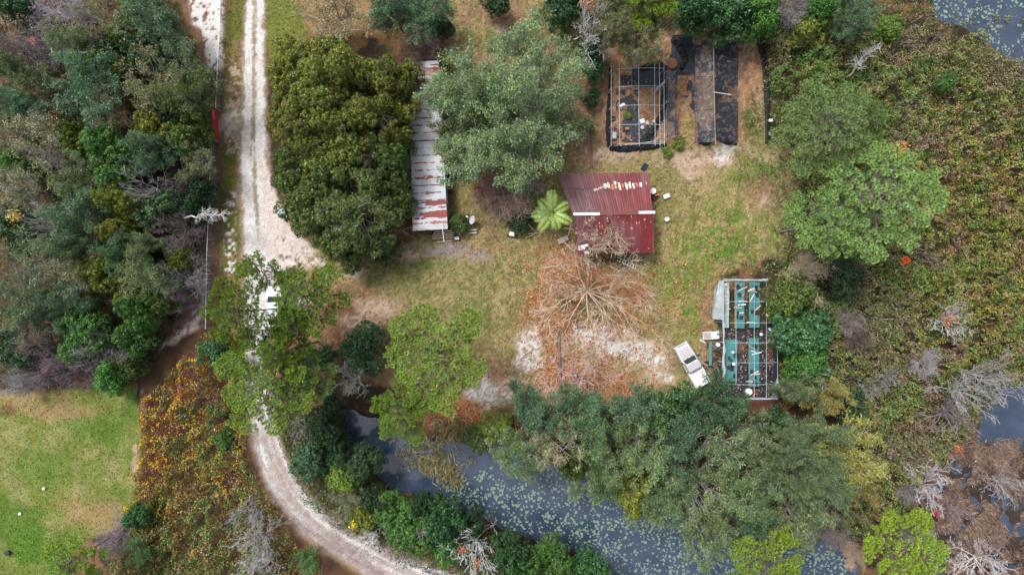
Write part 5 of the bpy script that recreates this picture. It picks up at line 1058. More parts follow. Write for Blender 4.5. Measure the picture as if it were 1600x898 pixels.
def clothA(x, y):
    n = fbm(x, y, 15, 4, 5); rect = lambda a, b, c, d: (x > a) & (x < c) & (y > b) & (y < d)
    k = rect(987, 106, 1034, 136) & (n > .28) | rect(962, 140, 997, 202) & (n > .45) & ~(rect(976, 130, 990, 150)) | rect(958, 192, 1032, 222) & (n > .43) | rect(970, 118, 986, 134) & (n > .47) | rect(984, 146, 998, 222) & (n > .38) | rect(961, 150, 974, 200) & (n > .40)
    k |= rect(1048, 55, 1086, 118) & (n > .40) | rect(1086, 60, 1116, 112) & (n > .50) | rect(1042, 116, 1057, 214) & (n > .46) | rect(1063, 60, 1076, 112) & (n > .38) | rect(1062, 150, 1088, 176) & (n > .56) | rect(1085, 70, 1120, 85) & (n > .52) | rect(1072, 110, 1080, 142) & (n > .6) | rect(1080, 140, 1088, 172) & (n > .48) | rect(1045, 85, 1078, 104) & (n > .42)
    k |= rect(1118, 66, 1152, 120) & (n > .38) | rect(1116, 120, 1152, 222) & (n > .36) | rect(1088, 176, 1116, 222) & (n > .40) | rect(1152, 60, 1176, 80) & (n > .55); return k.astype(float)
cloth('ground_cloth', 'torn black weed cloth in ragged scraps on the nursery ground', clothA, (950, 50, 1160, 230), CLO)
# dark mesh still covering the right hand bays
def mesh_mat(name, c, a0, a1):
    m, t, out = nmat(name); b = N_(t, 'ShaderNodeBsdfDiffuse'); b.inputs[0].default_value = (*c, 1); tr = N_(t, 'ShaderNodeBsdfTransparent'); mx = N_(t, 'ShaderNodeMixShader')
    n = noise(t, .7, 6, .7); n2 = noise(t, 5, 3, .7); ad = N_(t, 'ShaderNodeMath', operation='ADD'); mu = N_(t, 'ShaderNodeMath', operation='MULTIPLY'); mu.inputs[1].default_value = .5; t.links.new(n2, mu.inputs[0]); t.links.new(n, ad.inputs[0]); t.links.new(mu.outputs[0], ad.inputs[1])
    mr = N_(t, 'ShaderNodeMapRange'); t.links.new(ad.outputs[0], mr.inputs[0]); mr.inputs[1].default_value = .55; mr.inputs[2].default_value = .95; mr.inputs[3].default_value = a0; mr.inputs[4].default_value = a1
    cc = mixc(t, ramp(t, noise(t, 2.2, 6, .7), [(.52, (0, 0, 0)), (.72, (1, 1, 1))]), c, tuple(min(1, q * 4 + .09) for q in c)); t.links.new(cc, b.inputs[0])
    t.links.new(mr.outputs[0], mx.inputs[0]); t.links.new(tr.outputs[0], mx.inputs[1]); t.links.new(b.outputs[0], mx.inputs[2]); t.links.new(mx.outputs[0], out.inputs[0]); return m
SHN = mesh_mat('dark_shade_mesh', (.030, .028, .036), .15, .80); SHG = mesh_mat('grey_shade_mesh', (.12, .12, .13), .08, .66)
def canopy(parent, x0, y0, x1, y1, z, m, seed, name='shade_mesh', ragged=2.):
    nx, ny = 40, 90; s, v = np.meshgrid(np.linspace(0, 1, nx), np.linspace(0, 1, ny)); e = (fbm(s * 40, v * 90, 14, 3, seed) - .5) * ragged * 2
    X = x0 + (x1 - x0) * s + e * np.where((s < .03) | (s > .97), 1, 0) * .7; Y = y0 + (y1 - y0) * v + e * np.where((v < .03) | (v > .97), 1.5, 0); Z = z - .5 * np.sin(math.pi * s) * (.5 + fbm(s * 30, v * 90, 20, 3, seed + 1) * .9) - .12 * np.abs(np.sin(v * 14))
    k = GS * (HC - Z) / HC; P = np.stack([(X - 800) * k, (449 - Y) * k, Z], -1).reshape(-1, 3) - [parent.location.x, parent.location.y, 0]; i = np.arange(nx * ny).reshape(ny, nx)
    return link(name, mesh_np(name, P, np.stack([i[:-1, :-1], i[1:, :-1], i[1:, 1:], i[:-1, 1:]], -1).reshape(-1, 4), None, True), m, parent)
s0 = W(1118, 150); SH = empty('shade_house', (s0.x, s0.y, 0), 0, 'shade house with torn dark mesh over two bays at the top right of the yard', 'shade house')
canopy(SH, 1086, 62, 1116, 222, 2.4, SHG, 4); canopy(SH, 1116, 70, 1152, 223, 2.4, SHN, 5)
rail(SH, [(1115, 44, 2.5), (1115.5, 130, 2.5), (1118, 226, 2.5)], .05, WOOD); rail(SH, [(1086, 60, 2.42), (1085, 140, 2.35), (1087, 224, 2.42)], .025, BLK, 'cable'); rail(SH, [(1152, 66, 2.42), (1151, 140, 2.35), (1152, 224, 2.42)], .025, BLK, 'cable')
for x in (1087, 1117, 1151):
    for y in (70, 120, 172, 222): p = W(x, y, 2.3) - Vector((s0.x, s0.y, 0)); rod('post', (p.x, p.y, -.2), (p.x, p.y, 2.42), .05, WOOD, SH)
for y in (120, 172): rail(SH, [(1087, y, 2.42), (1117, y, 2.44), (1151, y, 2.42)], .022, BLK, 'cable')
s1 = W(1048, 160); SH2 = empty('shade_strip', (s1.x, s1.y, 0), 0, 'narrow strip of grey shade mesh along the right side of the pipe frame', 'shade strip'); canopy(SH2, 1040, 111, 1057, 215, 1.6, SHG, 7, ragged=1.)
rail(SH2, [(1057, 110, 1.65), (1056, 160, 1.6), (1055.5, 216, 1.65)], .03, BLK, 'cable')
for x in (1041, 1056):
    for y in (112, 160, 212): p = W(x, y, 1.5) - Vector((s1.x, s1.y, 0)); rod('post', (p.x, p.y, -.2), (p.x, p.y, 1.62), .035, GALV, SH2)
def disc(name, px, py, r, h, m, label, cat, bevel=.03, group=None, z=0.):
    p = W(px, py); bm = bmesh.new(); bm_rod(bm, (0, 0, 0), (0, 0, h), r * .88, 20, r); o = fin(name, bm, m, None, bevel); o.location = (p.x, p.y, z + .02 + max(0, float(gheight(px, py)))); return tag(o, label, cat, group)
disc('round_lid', 1049, 101, .62, .35, pmat('rust', (.22, .085, .05), .8, var=.3), 'round rusty brown tub on black cloth above the grey mesh strip', 'tub')
p = W(1130, 146, 2.5); tag(rod('wooden_pole', (p.x - .95, p.y + .15, 2.35), (p.x + .95, p.y - .12, 2.35), .06, pmat('pale_wood', (.45, .38, .36), .8)), 'pale pole lying across the dark shade mesh', 'pole')

# ------------------------------------------------------------------ greenhouse, lower right of the yard
g0 = W(1168, 530); GH = empty('greenhouse_frame', (g0.x, g0.y, 0), 0, 'white pipe greenhouse frame over teal benches at the lower right of the yard', 'greenhouse')
for y in (438, 471, 504, 535, 566, 600, 623):
    arch(GH, 1131, y, 1199 if y < 490 else 1215, y + (0 if y < 500 else 0), 2.3, .023, PIPE, .3)
for x, ya, yb, up in ((1131, 436, 624, 0), (1150, 438, 600, .18), (1178.5, 437, 624, .3), (1197.5, 437, 624, .2), (1215, 500, 624, 0)): rail(GH, [(x, ya, 2.3 + up), (x, (ya + yb) / 2, 2.3 + up), (x, yb, 2.3 + up)], .024, PIPE)
TEAL = pmat('teal_bench_cover', (.035, .21, .21), .5, var=.25, scale=1.8, dirt=(.10, .12, .11), dirt_amt=.45)
def sheet(parent, name, P, m, seed, nx=16, ny=30, wob=.12):
    (a, b, c, d_) = P; s, v = np.meshgrid(np.linspace(0, 1, nx), np.linspace(0, 1, ny)); A = [np.array(W(*q)) for q in (a, b, c, d_)]
    Q = A[0] * ((1 - s) * (1 - v))[..., None] + A[1] * (s * (1 - v))[..., None] + A[2] * (s * v)[..., None] + A[3] * ((1 - s) * v)[..., None]; Q[..., 2] += (fbm(s * 20, v * 30, 6, 3, seed) - .5) * wob * 2 - .1 * np.sin(math.pi * s) * np.abs(np.sin(v * 9)); Q[..., 0] += (fbm(s * 20, v * 30, 5, 3, seed + 2) - .5) * wob * 1.2
    Q = Q.reshape(-1, 3) - [parent.location.x, parent.location.y, 0]; i = np.arange(nx * ny).reshape(ny, nx); return link(name, mesh_np(name, Q, np.stack([i[:-1, :-1], i[1:, :-1], i[1:, 1:], i[:-1, 1:]], -1).reshape(-1, 4), None, True), m, parent)
PLS = pmat('torn_plastic', (.34, .38, .40), .4, var=.12, scale=2, alpha=(.78, .97))
sheet(GH, 'plastic_cover', [(1122, 440, 2.2), (1131, 438, 2.35), (1131, 500, 2.35), (1113, 498, 1.2)], PLS, 3); sheet(GH, 'plastic_cover', [(1116, 452, 1.1), (1122, 441, 2.2), (1114, 495, 1.3), (1112, 492, .8)], PLS, 9)
sheet(GH, 'plastic_roll', [(1131, 435.5, 2.42), (1200, 435.5, 2.42), (1200, 439.5, 2.40), (1131, 439.5, 2.40)], PLS, 4, 40, 5, .22)
sheet(GH, 'plastic_roll', [(1129, 500, 2.35), (1132, 500, 2.35), (1133, 596, 2.35), (1129, 596, 2.3)], PLS, 6, 5, 40, .16)
sheet(GH, 'plastic_cover', [(1213, 590, 2.3), (1216, 590, 2.4), (1216.5, 622, 2.4), (1205, 622, 1.2)], PLS, 5); sheet(GH, 'side_curtain', [(1208, 500, .1), (1215, 496, 2.3), (1215, 600, 2.3), (1208, 606, .1)], BLUEG, 7)
sheet(GH, 'plastic_cover', [(1165, 621, 2.3), (1215, 621, 2.35), (1215, 624, 2.35), (1165, 624, 2.3)], PLS, 15, 30, 4, .15)
def bench(x0, y0, x1, y1, label, m=TEAL, seed=0, slats=True, dark=False, h=.75):
    a, b = W(x0, y0, h), W(x1, y1, h); c = (a + b) / 2; o = empty('plant_bench', (c.x, c.y, 0), 0, label, 'bench', 'plant benches of the greenhouse'); sx, sy = abs(b.x - a.x), abs(b.y - a.y); n = max(2, int(sy / 1.15)); r = random.Random(seed)
    for k in range(n): yk = -sy / 2 + sy * (k + .5) / n; box('top', (r.uniform(-.04, .04), yk, h + r.uniform(-.03, .04)), (sx * r.uniform(.94, 1.03), sy / n - .03, .035), m, o, rz=r.uniform(-.03, .03), ry=r.uniform(-.02, .02))
    for u in (-1, 1):
        box('edge_rail', (u * (sx / 2 - .03), 0, h - .06), (.05, sy, .07), WOOD, o)
        for v in (-1, 0, 1): box('leg', (u * (sx / 2 - .08), v * (sy / 2 - .1), h / 2 - .07), (.06, .06, h - .1), WOOD, o)
    return o
bench(1131, 442, 1139, 512, 'narrow bench of pale slats just inside the upper left wall of the greenhouse', pmat('pale_slats', (.33, .40, .40), .6, var=.5, scale=3), 1)
bench(1148, 441, 1163, 513, 'teal bench in the upper half of the greenhouse, left of two wide ones', TEAL, 2); bench(1171, 441, 1187, 512, 'teal bench in the upper half of the greenhouse, right of two wide ones', TEAL, 3)
bench(1134, 530, 1152, 596, 'wide teal bench in the lower half of the greenhouse beside the left wall', TEAL, 4); bench(1170, 528, 1186, 604, 'long teal bench in the lower half of the greenhouse, centre', TEAL, 5)
bench(1108, 533, 1112, 571, 'narrow teal shelf standing outside the left wall of the greenhouse', TEAL, 6, h=.5)
def sticks(n, box_, z, seed, name, label, cat, m, L=(.5, 1.2), group=None, rr=.03, flat=True):
    r = random.Random(seed)
    for i in range(n):
        px, py = r.uniform(box_[0], box_[2]), r.uniform(box_[1], box_[3]); p = W(px, py, z); a = r.gauss(.25, .35); l = r.uniform(*L); o = box(name, (0, 0, 0), (l, r.uniform(.07, .13), .03), m[i % len(m)], rz=0); o.location = (p.x, p.y, z + .03 + i * .004); o.rotation_euler = (0, r.uniform(-.03, .03), a); tag(o, label, cat, group)
PW = [pmat('bleached_slat', (.62, .56, .52), .8, var=.2), pmat('reddish_slat', (.42, .24, .19), .8, var=.2), pmat('white_slat', (.75, .75, .74), .6)]
for q, (bx_, lb) in enumerate([((1150, 445, 1161, 510), 'loose bleached slat lying across the upper left teal bench'), ((1173, 445, 1185, 508), 'loose bleached slat lying across the upper right teal bench'), ((1171, 532, 1184, 600), 'loose bleached slat lying across the long lower teal bench')]):
    sticks(8, bx_, .79, q + 3, 'loose_slat', lb, 'slat', PW, group='loose slats on the ' + ('upper left', 'upper right', 'lower')[q] + ' bench')
sticks(9, (1132, 446, 1138, 508), .79, 9, 'loose_slat', 'short pale slat on the narrow bench by the torn plastic', 'slat', PW, (.35, .6), 'loose slats on the narrow bench')
def trays(n, box_, seed, label, grp):
    r = random.Random(seed); src = None
    for i in range(n):
        p = W(r.uniform(box_[0], box_[2]), r.uniform(box_[1], box_[3]), .8)
        if src is None: o = src = box('seed_tray', (0, 0, 0), (.42, .55, .06), BLK)
        else: o = src.copy(); col.objects.link(o)
        o.location = (p.x, p.y, .84); o.rotation_euler = (0, 0, r.gauss(0, .3)); s = r.uniform(.6, 1.15); o.scale = (s, s, 1); tag(o, label, 'tray', grp)
trays(5, (1151, 446, 1160, 508), 21, 'black tray on the upper left teal bench', 'black trays on the upper left bench'); trays(5, (1174, 446, 1184, 508), 22, 'black tray on the upper right teal bench', 'black trays on the upper right bench')
trays(7, (1137, 534, 1149, 590), 23, 'black tray on the lower left teal bench', 'black trays on the lower left bench'); trays(5, (1173, 534, 1183, 600), 24, 'black tray on the long lower teal bench', 'black trays on the lower bench')
def clothB(x, y): n = fbm(x, y, 13, 4, 15); return ((((x > 1128) & (x < 1215) & (y > 512) & (y < 622)) & (n > .43)) | ((x > 1190) & (x < 1214) & (y > 490) & (n > .35) & (y < 622)) | ((x > 1095) & (x < 1128) & (y > 535) & (y < 600) & (n > .54)) | ((x > 1121) & (x < 1133) & (y > 500) & (y < 600) & (n > .33))).astype(float)
cloth('ground_cloth', 'black weed cloth on the floor of the greenhouse showing between the benches', clothB, (1090, 436, 1218, 626), CLO, .04)
def litter():
    r = np.random.RandomState(8); n = 900; x = np.concatenate([r.uniform(1094, 1213, n), r.uniform(955, 1150, 500)]); y = np.concatenate([r.uniform(515, 620, n), r.uniform(110, 226, 500)]); n = len(x); pal = np.array([(.3, .2, .15), (.34, .28, .24), (.2, .1, .08), (.12, .12, .13), (.4, .25, .18)]); c = pal[r.randint(0, 5, n)]
    N = r.normal(size=(n, 3)) * .3 + [0, 0, 1]; N /= np.linalg.norm(N, axis=1, keepdims=True); P = w3(x, y, r.uniform(.09, .2, n) + np.maximum(gheight(x, y), 0)); V, F, C = leafcloud(P, N, .22, .55, c, r)
    tag(link('debris', mesh_np('debris', V, F, C), M_DRY), 'small broken pots and wood scraps littering the nursery floor', 'debris', kind='stuff')
litter()
WP = pmat('white_plastic', (.80, .80, .79), .4, var=.06)
for i, (x, y, r_, h, z, lb) in enumerate([(1168, 611, .40, .5, 0, 'big round white tub at the bottom end of the greenhouse'), (1197.5, 492, .17, .35, 0, 'white bucket by the upper right of the greenhouse, ringed at the top'), (1205, 499, .22, .4, 0, 'white bucket against the right greenhouse pipe, upper'), (1202, 514, .20, .35, 0, 'white tub below the two upper buckets on the right of the greenhouse'),
    (1188, 522, .18, .3, 0, 'white tub on the middle aisle of the greenhouse'), (1209.5, 530, .17, .4, 0, 'white bucket at the right wall in the middle of the greenhouse'), (1120.5, 538, .24, .4, 0, 'white bucket outside the left wall beside the white table'), (1142, 567, .18, .25, .79, 'white pot on the lower left teal bench'), (1202, 533, .15, .3, 0, 'small white pot left of the middle right bucket'), (1141, 549, .15, .2, .79, 'small white jug on the lower left teal bench'),
    (1018, 300, .36, .9, 0, 'round white drum at the right wall of the red roofed house'), (1041, 343, .27, .4, 0, 'round white bucket alone on the grass right of the house')]):
    disc('white_tub', x, y, r_, h, WP, lb, 'tub', z=z)
def table(px, py, sx, sy, rz, label, h=.75, ntop=True):
    p = W(px, py, h); o = empty('white_table', (p.x, p.y, 0), rz, label, 'table'); path('frame', [(-sx / 2, -sy / 2, h), (sx / 2, -sy / 2, h), (sx / 2, sy / 2, h), (-sx / 2, sy / 2, h), (-sx / 2, -sy / 2, h)], .045, WP, o)
    box('top', (sx * .24, 0, h + .02), (sx * .46, sy * .95, .03), WP, o, bevel=.008); box('mesh_shelf', (-sx * .24, 0, h - .02), (sx * .48, sy * .9, .015), pmat('wire_mesh', (.5, .46, .42), .6, alpha=(.35, .6)), o)
    for a in (-1, 1):
        for b in (-1, 1): rod('leg', (a * (sx / 2), b * (sy / 2), 0), (a * (sx / 2), b * (sy / 2), h), .03, WP, o)
    return o
table(1111, 524, 1.85, .82, .06, 'white framed table with half a top, outside the left wall of the greenhouse')
for x, y in ((1118, 521), (1122, 528)): disc('dark_pot', x, y, .11, .15, BLK, 'small dark pot on the white table, %s of two' % ('upper' if y < 525 else 'lower'), 'pot', .01, 'pots on the white table', .78)
p = W(1098, 533, .1); tag(box('white_plank', (p.x, p.y, .12), (.75, .12, .05), WP, rz=-.5), 'short white plank on the grass left of the white table', 'plank')
def pots(n, bx_, seed, label, grp, m):
    r = random.Random(seed); src = None
    for i in range(n):
        x, y = r.uniform(bx_[0], bx_[2]), r.uniform(bx_[1], bx_[3]); p = W(x, y)
        if src is None: src = disc('plant_pot', x, y, .2, .22, m, label, 'pot', .01, grp); o = src
        else: o = src.copy(); col.objects.link(o); s = r.uniform(.6, 1.2); o.scale = (s, s, s)
        o.location = (p.x, p.y, .06); o.rotation_euler = (r.choice((0, 0, 1.3)), 0, r.uniform(0, 6)) if i else (0, 0, 0)
        if i and o.rotation_euler[0] > 1: o.location.z = .22
pots(14, (1113, 540, 1121, 590), 5, 'dark empty plant pot outside the left wall of the greenhouse', 'dark pots outside the greenhouse', BLK)
pots(10, (1187, 540, 1205, 600), 6, 'dark empty plant pot in the right aisle of the greenhouse', 'dark pots in the greenhouse aisle', BLK); pots(7, (1000, 188, 1032, 216), 7, 'pale empty plant pot on black cloth inside the pipe frame', 'pale pots inside the pipe frame', pmat('pale_pot', (.5, .42, .40), .7)); pots(6, (1052, 205, 1064, 216), 8, 'dark red plant pot below the grey mesh strip', 'dark red pots', pmat('maroon_pot', (.18, .05, .06), .6))

# ------------------------------------------------------------------ vehicles
def loft(name, secs, m, parent, bevel=.05, smooth=True):
    """secs: x, half width low, half width high, z low, z high"""
    bm = bmesh.new(); R = []
    for x, wl, wh, zl, zh in secs: R.append([bm.verts.new(p) for p in ((x, -wl, zl), (x, wl, zl), (x, wl, zl + (zh - zl) * .55), (x, wh, zh), (x, -wh, zh), (x, -wl, zl + (zh - zl) * .55))])
    for a, b in zip(R[:-1], R[1:]):
        for k in range(6): bm.faces.new((a[k], a[(k + 1) % 6], b[(k + 1) % 6], b[k]))
    bm.faces.new(R[0][::-1]); bm.faces.new(R[-1]); bmesh.ops.recalc_face_normals(bm, faces=bm.faces); return fin(name, bm, m, parent, bevel)
def wheel(parent, x, y, r=.36):
    bm = bmesh.new(); s = 1 if y > 0 else -1; bm_rod(bm, (x, y - .12, r), (x, y + .12, r), r, 24); wl = fin('wheel', bm, RUB, parent, .03); rod('rim', (x, y + s * .10, r), (x, y + s * .135, r), r * .6, GALV, wl, 16)
def quad(name, P, m, parent, t=.02):
    bm = bmesh.new(); bm.faces.new([bm.verts.new(p) for p in P]); o = fin(name, bm, m, parent); md = o.modifiers.new('s', 'SOLIDIFY'); md.thickness = t; md.offset = 0; return o
LAMP = pmat('lamp_glass', (.7, .7, .68), .15); TAIL = pmat('tail_lamp', (.4, .02, .02), .3)
def pickup():
    p = W(1078.5, 569); ang = math.atan2((590 - 540), -(1095 - 1062)) ; a = W(1062, 539); b = W(1094, 597); d_ = a - b; T = empty('pickup_truck', (p.x, p.y, 0), math.atan2(d_.y, d_.x), 'old white pickup truck parked beside the greenhouse with its bed towards the trees', 'pickup')
    body = pmat('aged_white_paint', (.60, .60, .62), .38, var=.06, scale=1.2, dirt=(.36, .33, .33), dirt_amt=.22); hood = pmat('chalky_hood', (.40, .38, .40), .6, var=.08, scale=2, dirt=(.55, .54, .54), dirt_amt=.3)
    loft('body', [(2.55, .74, .60, .42, .80), (2.45, .86, .74, .38, .93), (1.6, .93, .83, .36, 1.03), (1.15, .95, .86, .34, 1.06), (-.55, .95, .90, .34, 1.06)], body, T, .05)
    loft('hood', [(2.30, .60, .58, .90, .985), (1.5, .72, .70, .98, 1.075), (1.10, .76, .74, 1.0, 1.10)], hood, T, .02)
    loft('cab', [(1.02, .84, .80, 1.02, 1.08), (.52, .84, .70, 1.04, 1.66), (.3, .84, .74, 1.04, 1.72), (-.35, .84, .74, 1.04, 1.72), (-.52, .84, .72, 1.04, 1.64), (-.58, .84, .78, 1.02, 1.1)], body, T, .03)
    loft('roof', [(.46, .66, .66, 1.70, 1.735), (.3, .68, .68, 1.715, 1.75), (-.36, .68, .68, 1.715, 1.75), (-.46, .66, .66, 1.69, 1.73)], pmat('chalky_roof', (.40, .38, .41), .65, var=.08, scale=2), T, .012)
    quad('windshield', [(.99, -.74, 1.13), (.99, .74, 1.13), (.53, .67, 1.66), (.53, -.67, 1.66)], GLS, T); quad('rear_window', [(-.60, -.6, 1.18), (-.60, .6, 1.18), (-.55, .56, 1.58), (-.55, -.56, 1.58)], GLS, T)
    for s in (-1, 1):
        quad('side_window', [(.80, s * .845, 1.12), (-.50, s * .845, 1.12), (-.42, s * .765, 1.64), (.42, s * .765, 1.64)], GLS, T, .03)
        mr = box('mirror', (.80, s * 1.02, 1.2), (.12, .22, .16), BLK, T, bevel=.02); box('headlight', (2.50, s * .60, .70), (.10, .26, .18), LAMP, T, bevel=.02); box('tail_light', (-2.63, s * .84, .82), (.06, .12, .34), TAIL, T)
        dr = box('door', (.15, s * .945, .78), (1.15, .03, .60), body, T, bevel=.01); box('handle', (-.28, s * .97, .98), (.16, .03, .04), GALV, dr)
        wheel(T, 1.72, s * .84); wheel(T, -1.62, s * .84)
        loft('bed_side', [(-.66, .07, .06, .42, 1.12), (-2.6, .07, .06, .42, 1.12)], body, T, .02).location = (0, s * .89, 0)
    box('bed_floor', (-1.63, 0, .62), (1.94, 1.68, .06), body, T); box('tailgate', (-2.61, 0, .84), (.06, 1.68, .56), body, T, bevel=.01); box('bed_front', (-.66, 0, .84), (.05, 1.68, .54), body, T)
    bc = pmat('bed_cover_white', (.70, .70, .69), .6, var=.10, scale=2.5, dirt=(.45, .44, .44), dirt_amt=.3); box('bed_cover', (-1.64, .0, 1.135), (1.92, 1.66, .035), bc, T, bevel=.01)
    box('rear_bumper', (-2.74, 0, .50), (.14, 1.8, .16), GALV, T, bevel=.03); box('front_bumper', (2.62, 0, .48), (.14, 1.78, .18), GALV, T, bevel=.04); box('grille', (2.56, 0, .70), (.05, .92, .2), BLK, T)
    box('wiper', (1.0, .25, 1.115), (.03, .55, .02), BLK, T, rz=.2); box('wiper', (1.0, -.35, 1.115), (.03, .55, .02), BLK, T, rz=.2)
    box('underbody', (0, 0, .36), (4.6, 1.4, .22), BLK, T)
pickup()
def suv():
    p = W(433, 478); T = empty('white_car', (p.x, p.y, 0), math.pi / 2 + .03, 'white car on the sandy track half hidden under the tall bright pine', 'car'); body = pmat('clean_white_paint', (.80, .81, .82), .25, var=.03)
    loft('body', [(2.35, .72, .60, .36, .78), (2.2, .86, .72, .34, .90), (1.2, .92, .82, .32, 1.02), (-1.9, .92, .84, .32, 1.04), (-2.35, .86, .76, .36, .98)], body, T, .06)
    loft('cabin', [(1.15, .80, .76, 1.0, 1.05), (.45, .80, .64, 1.0, 1.56), (.1, .80, .66, 1.0, 1.62), (-1.5, .80, .64, 1.0, 1.60), (-2.1, .78, .66, 1.0, 1.08)], body, T, .05)
    quad('windshield', [(1.13, -.68, 1.09), (1.13, .68, 1.09), (.46, .60, 1.585), (.46, -.60, 1.585)], GLS, T, .03); quad('rear_window', [(-2.11, -.6, 1.12), (-2.11, .6, 1.12), (-1.56, .56, 1.60), (-1.56, -.56, 1.60)], GLS, T, .03)
    for s in (-1, 1):
        quad('side_window', [(.95, s * .81, 1.10), (-1.85, s * .81, 1.10), (-1.5, s * .70, 1.54), (.45, s * .70, 1.54)], GLS, T, .03); wheel(T, 1.5, s * .82, .34); wheel(T, -1.45, s * .82, .34)
        box('headlight', (2.26, s * .62, .74), (.14, .3, .14), LAMP, T, bevel=.03); box('tail_light', (-2.33, s * .68, .86), (.1, .26, .16), TAIL, T, bevel=.02); box('mirror', (.9, s * 1.0, 1.1), (.14, .2, .14), body, T, bevel=.03)
        for x in (.35, -.75): dr = box('door', (x, s * .925, .74), (1.02, .02, .5), body, T, bevel=.006); box('handle', (x - .35, s * .945, .9), (.16, .025, .03), GALV, dr)
    box('bumper', (2.36, 0, .46), (.12, 1.5, .2), BLK, T, bevel=.04); box('bumper', (-2.36, 0, .46), (.12, 1.6, .2), BLK, T, bevel=.04)
suv()

# ------------------------------------------------------------------ small things in the yard
def dish():
    p = W(738.5, 344, 1.2); o = empty('satellite_dish', (p.x, p.y, 0), 0, 'grey oval satellite dish on a short post right of the long shed', 'satellite dish'); bm = bmesh.new(); rings = []
    for k in range(6):
        t = k / 5; rings.append([bm.verts.new((.44 * t * math.cos(a), .50 * t * math.sin(a), .10 * t * t)) for a in [6.2832 * i / 20 for i in range(20)]] if k else [bm.verts.new((0, 0, 0))])
    for i in range(20): bm.faces.new((rings[0][0], rings[1][i], rings[1][(i + 1) % 20]))
    for a, b in zip(rings[1:-1], rings[2:]):
        for i in range(20): bm.faces.new((a[i], b[i], b[(i + 1) % 20], a[(i + 1) % 20]))
    d_ = fin('dish', bm, pmat('dish_grey', (.46, .50, .55), .5, var=.05), o, smooth=True); d_.location = (0, 0, 1.2); d_.rotation_euler = (.1, -.75, -.35); md = d_.modifiers.new('s', 'SOLIDIFY'); md.thickness = .02
    rod('mast', (.1, 0, -.2), (.1, 0, 1.25), .035, GALV, o); path('arm', [(.05, 0, 1.05), (-.35, .2, 1.2), (-.62, .38, 1.55)], .022, WP, o); box('receiver', (-.64, .39, 1.57), (.24, .11, .1), WP, o, rz=-.5, bevel=.02)
dish()
def antenna():
    p = W(692, 366, 3.2); o = empty('tv_antenna', (p.x, p.y, 0), 0, 'old television antenna at the lower end of the long shed', 'antenna'); rod('mast', (.1, .2, -.2), (.1, .2, 3.2), .03, GALV, o); path('boom', [(-.12, 1.5, 3.25), (0, .2, 3.2), (.12, -.85, 3.1)], .03, WP, o)
    for y, l in ((.3, .95), (.05, 1.1), (-.18, 1.2), (-.42, 1.2)): rod('element', (-l, y - .06, 3.18), (l, y + .1, 3.18), .016, pmat('rusty_tube', (.45, .34, .30), .6), o, 6)
    rod('element', (-.7, -.88, 3.12), (1.0, -.70, 3.12), .016, GALV, o, 6)
antenna()
def crate(px, py, sx, sy, h, rz, m, name, label, cat, z=0, lid=None):
    p = W(px, py); o = empty(name, (p.x, p.y, z), rz, label, cat); box('body', (0, 0, h / 2), (sx, sy, h), m, o, bevel=.02); box('lid', (0, 0, h + .016), (sx * .82, sy * .78, .03), lid or WP, o, bevel=.008); return o
crate(714, 372.5, .62, .42, .35, .1, BLUEG, 'dark_box', 'dark blue box with a grey top beside the television antenna', 'box', lid=GALV)
crate(800, 366, .62, .46, .5, -.2, WP, 'white_cooler', 'white topped cooler near the palm, alone on leaf strewn grass', 'cooler'); crate(800, 369, 1.25, .35, .2, -.15, BLK, 'black_tray', 'low black tray in front of the white topped cooler', 'tray', lid=BLK)
p = W(738, 362); o = empty('low_bench', (p.x, p.y, 0), .08, 'small two slat bench below the satellite dish', 'bench')
for y in (-.17, .17): box('slat', (0, y, .38), (1.05, .13, .04), pmat('grey_green_slat', (.42, .48, .42), .7), o)
for x in (-.42, .42): box('leg', (x, 0, .18), (.06, .4, .36), WOOD, o)
p = W(722, 352.5); tag(rod('black_pipe', (p.x - 1.9, p.y - .06, .12), (p.x + 1.6, p.y + .22, .12), .07, BLK), 'black pipe lying on the ground from the shed corner towards the dish', 'pipe')
p = W(781, 335); tag(rod('metal_post', (p.x + .04, p.y - .6, .1), (p.x - .04, p.y + .9, 1.2), .035, GALV), 'thin grey post leaning below the pinkish leafless bush', 'post')
def ladder():
    a, b = W(963, 404), W(995, 418.5); o = empty('ladder', (a.x, a.y, .12), math.atan2(b.y - a.y, b.x - a.x), 'white ladder lying aslant in the weeds below the red roof', 'ladder'); L = (b - a).length
    for y in (-.2, .2): box('rail', (L / 2, y, .05), (L, .06, .06), WP, o)
    for i in range(8): box('rung', (L * (i + .5) / 8, 0, .05), (.09, .38, .05), WP, o)
ladder()
PINKW = pmat('faded_red_white', (.60, .42, .42), .6, var=.5, scale=6)
crate(879.5, 374.5, 1.25, .6, .3, .45, PINKW, 'sign_panel', 'faded red and white crate beside the lower left corner of the house', 'crate', lid=PINKW)
zz = 2.95; p = W(911.5, 386, zz); o = empty('roof_panel_scrap', (p.x, p.y, zz), .25, 'white board with a red end resting on the lower left corner of the red roof', 'board'); box('board', (0, 0, .02), (1.15, .5, .04), WP, o, rx=.28); box('red_end', (-.35, 0, .05), (.22, .4, .03), pmat('pink_red', (.6, .15, .15), .5), o, rx=.28)
p = W(917, 391, zz); tag(box('dark_board', (p.x, p.y, zz - .10), (.35, .9, .05), BLK, rx=.28), 'small black board on the lower left corner of the red roof', 'board'); p = W(917, 394.5, zz); tag(box('white_box', (p.x, p.y, zz - .12), (.5, .24, .14), WP, rx=.28), 'little white box at the lower eave of the red roof', 'box')
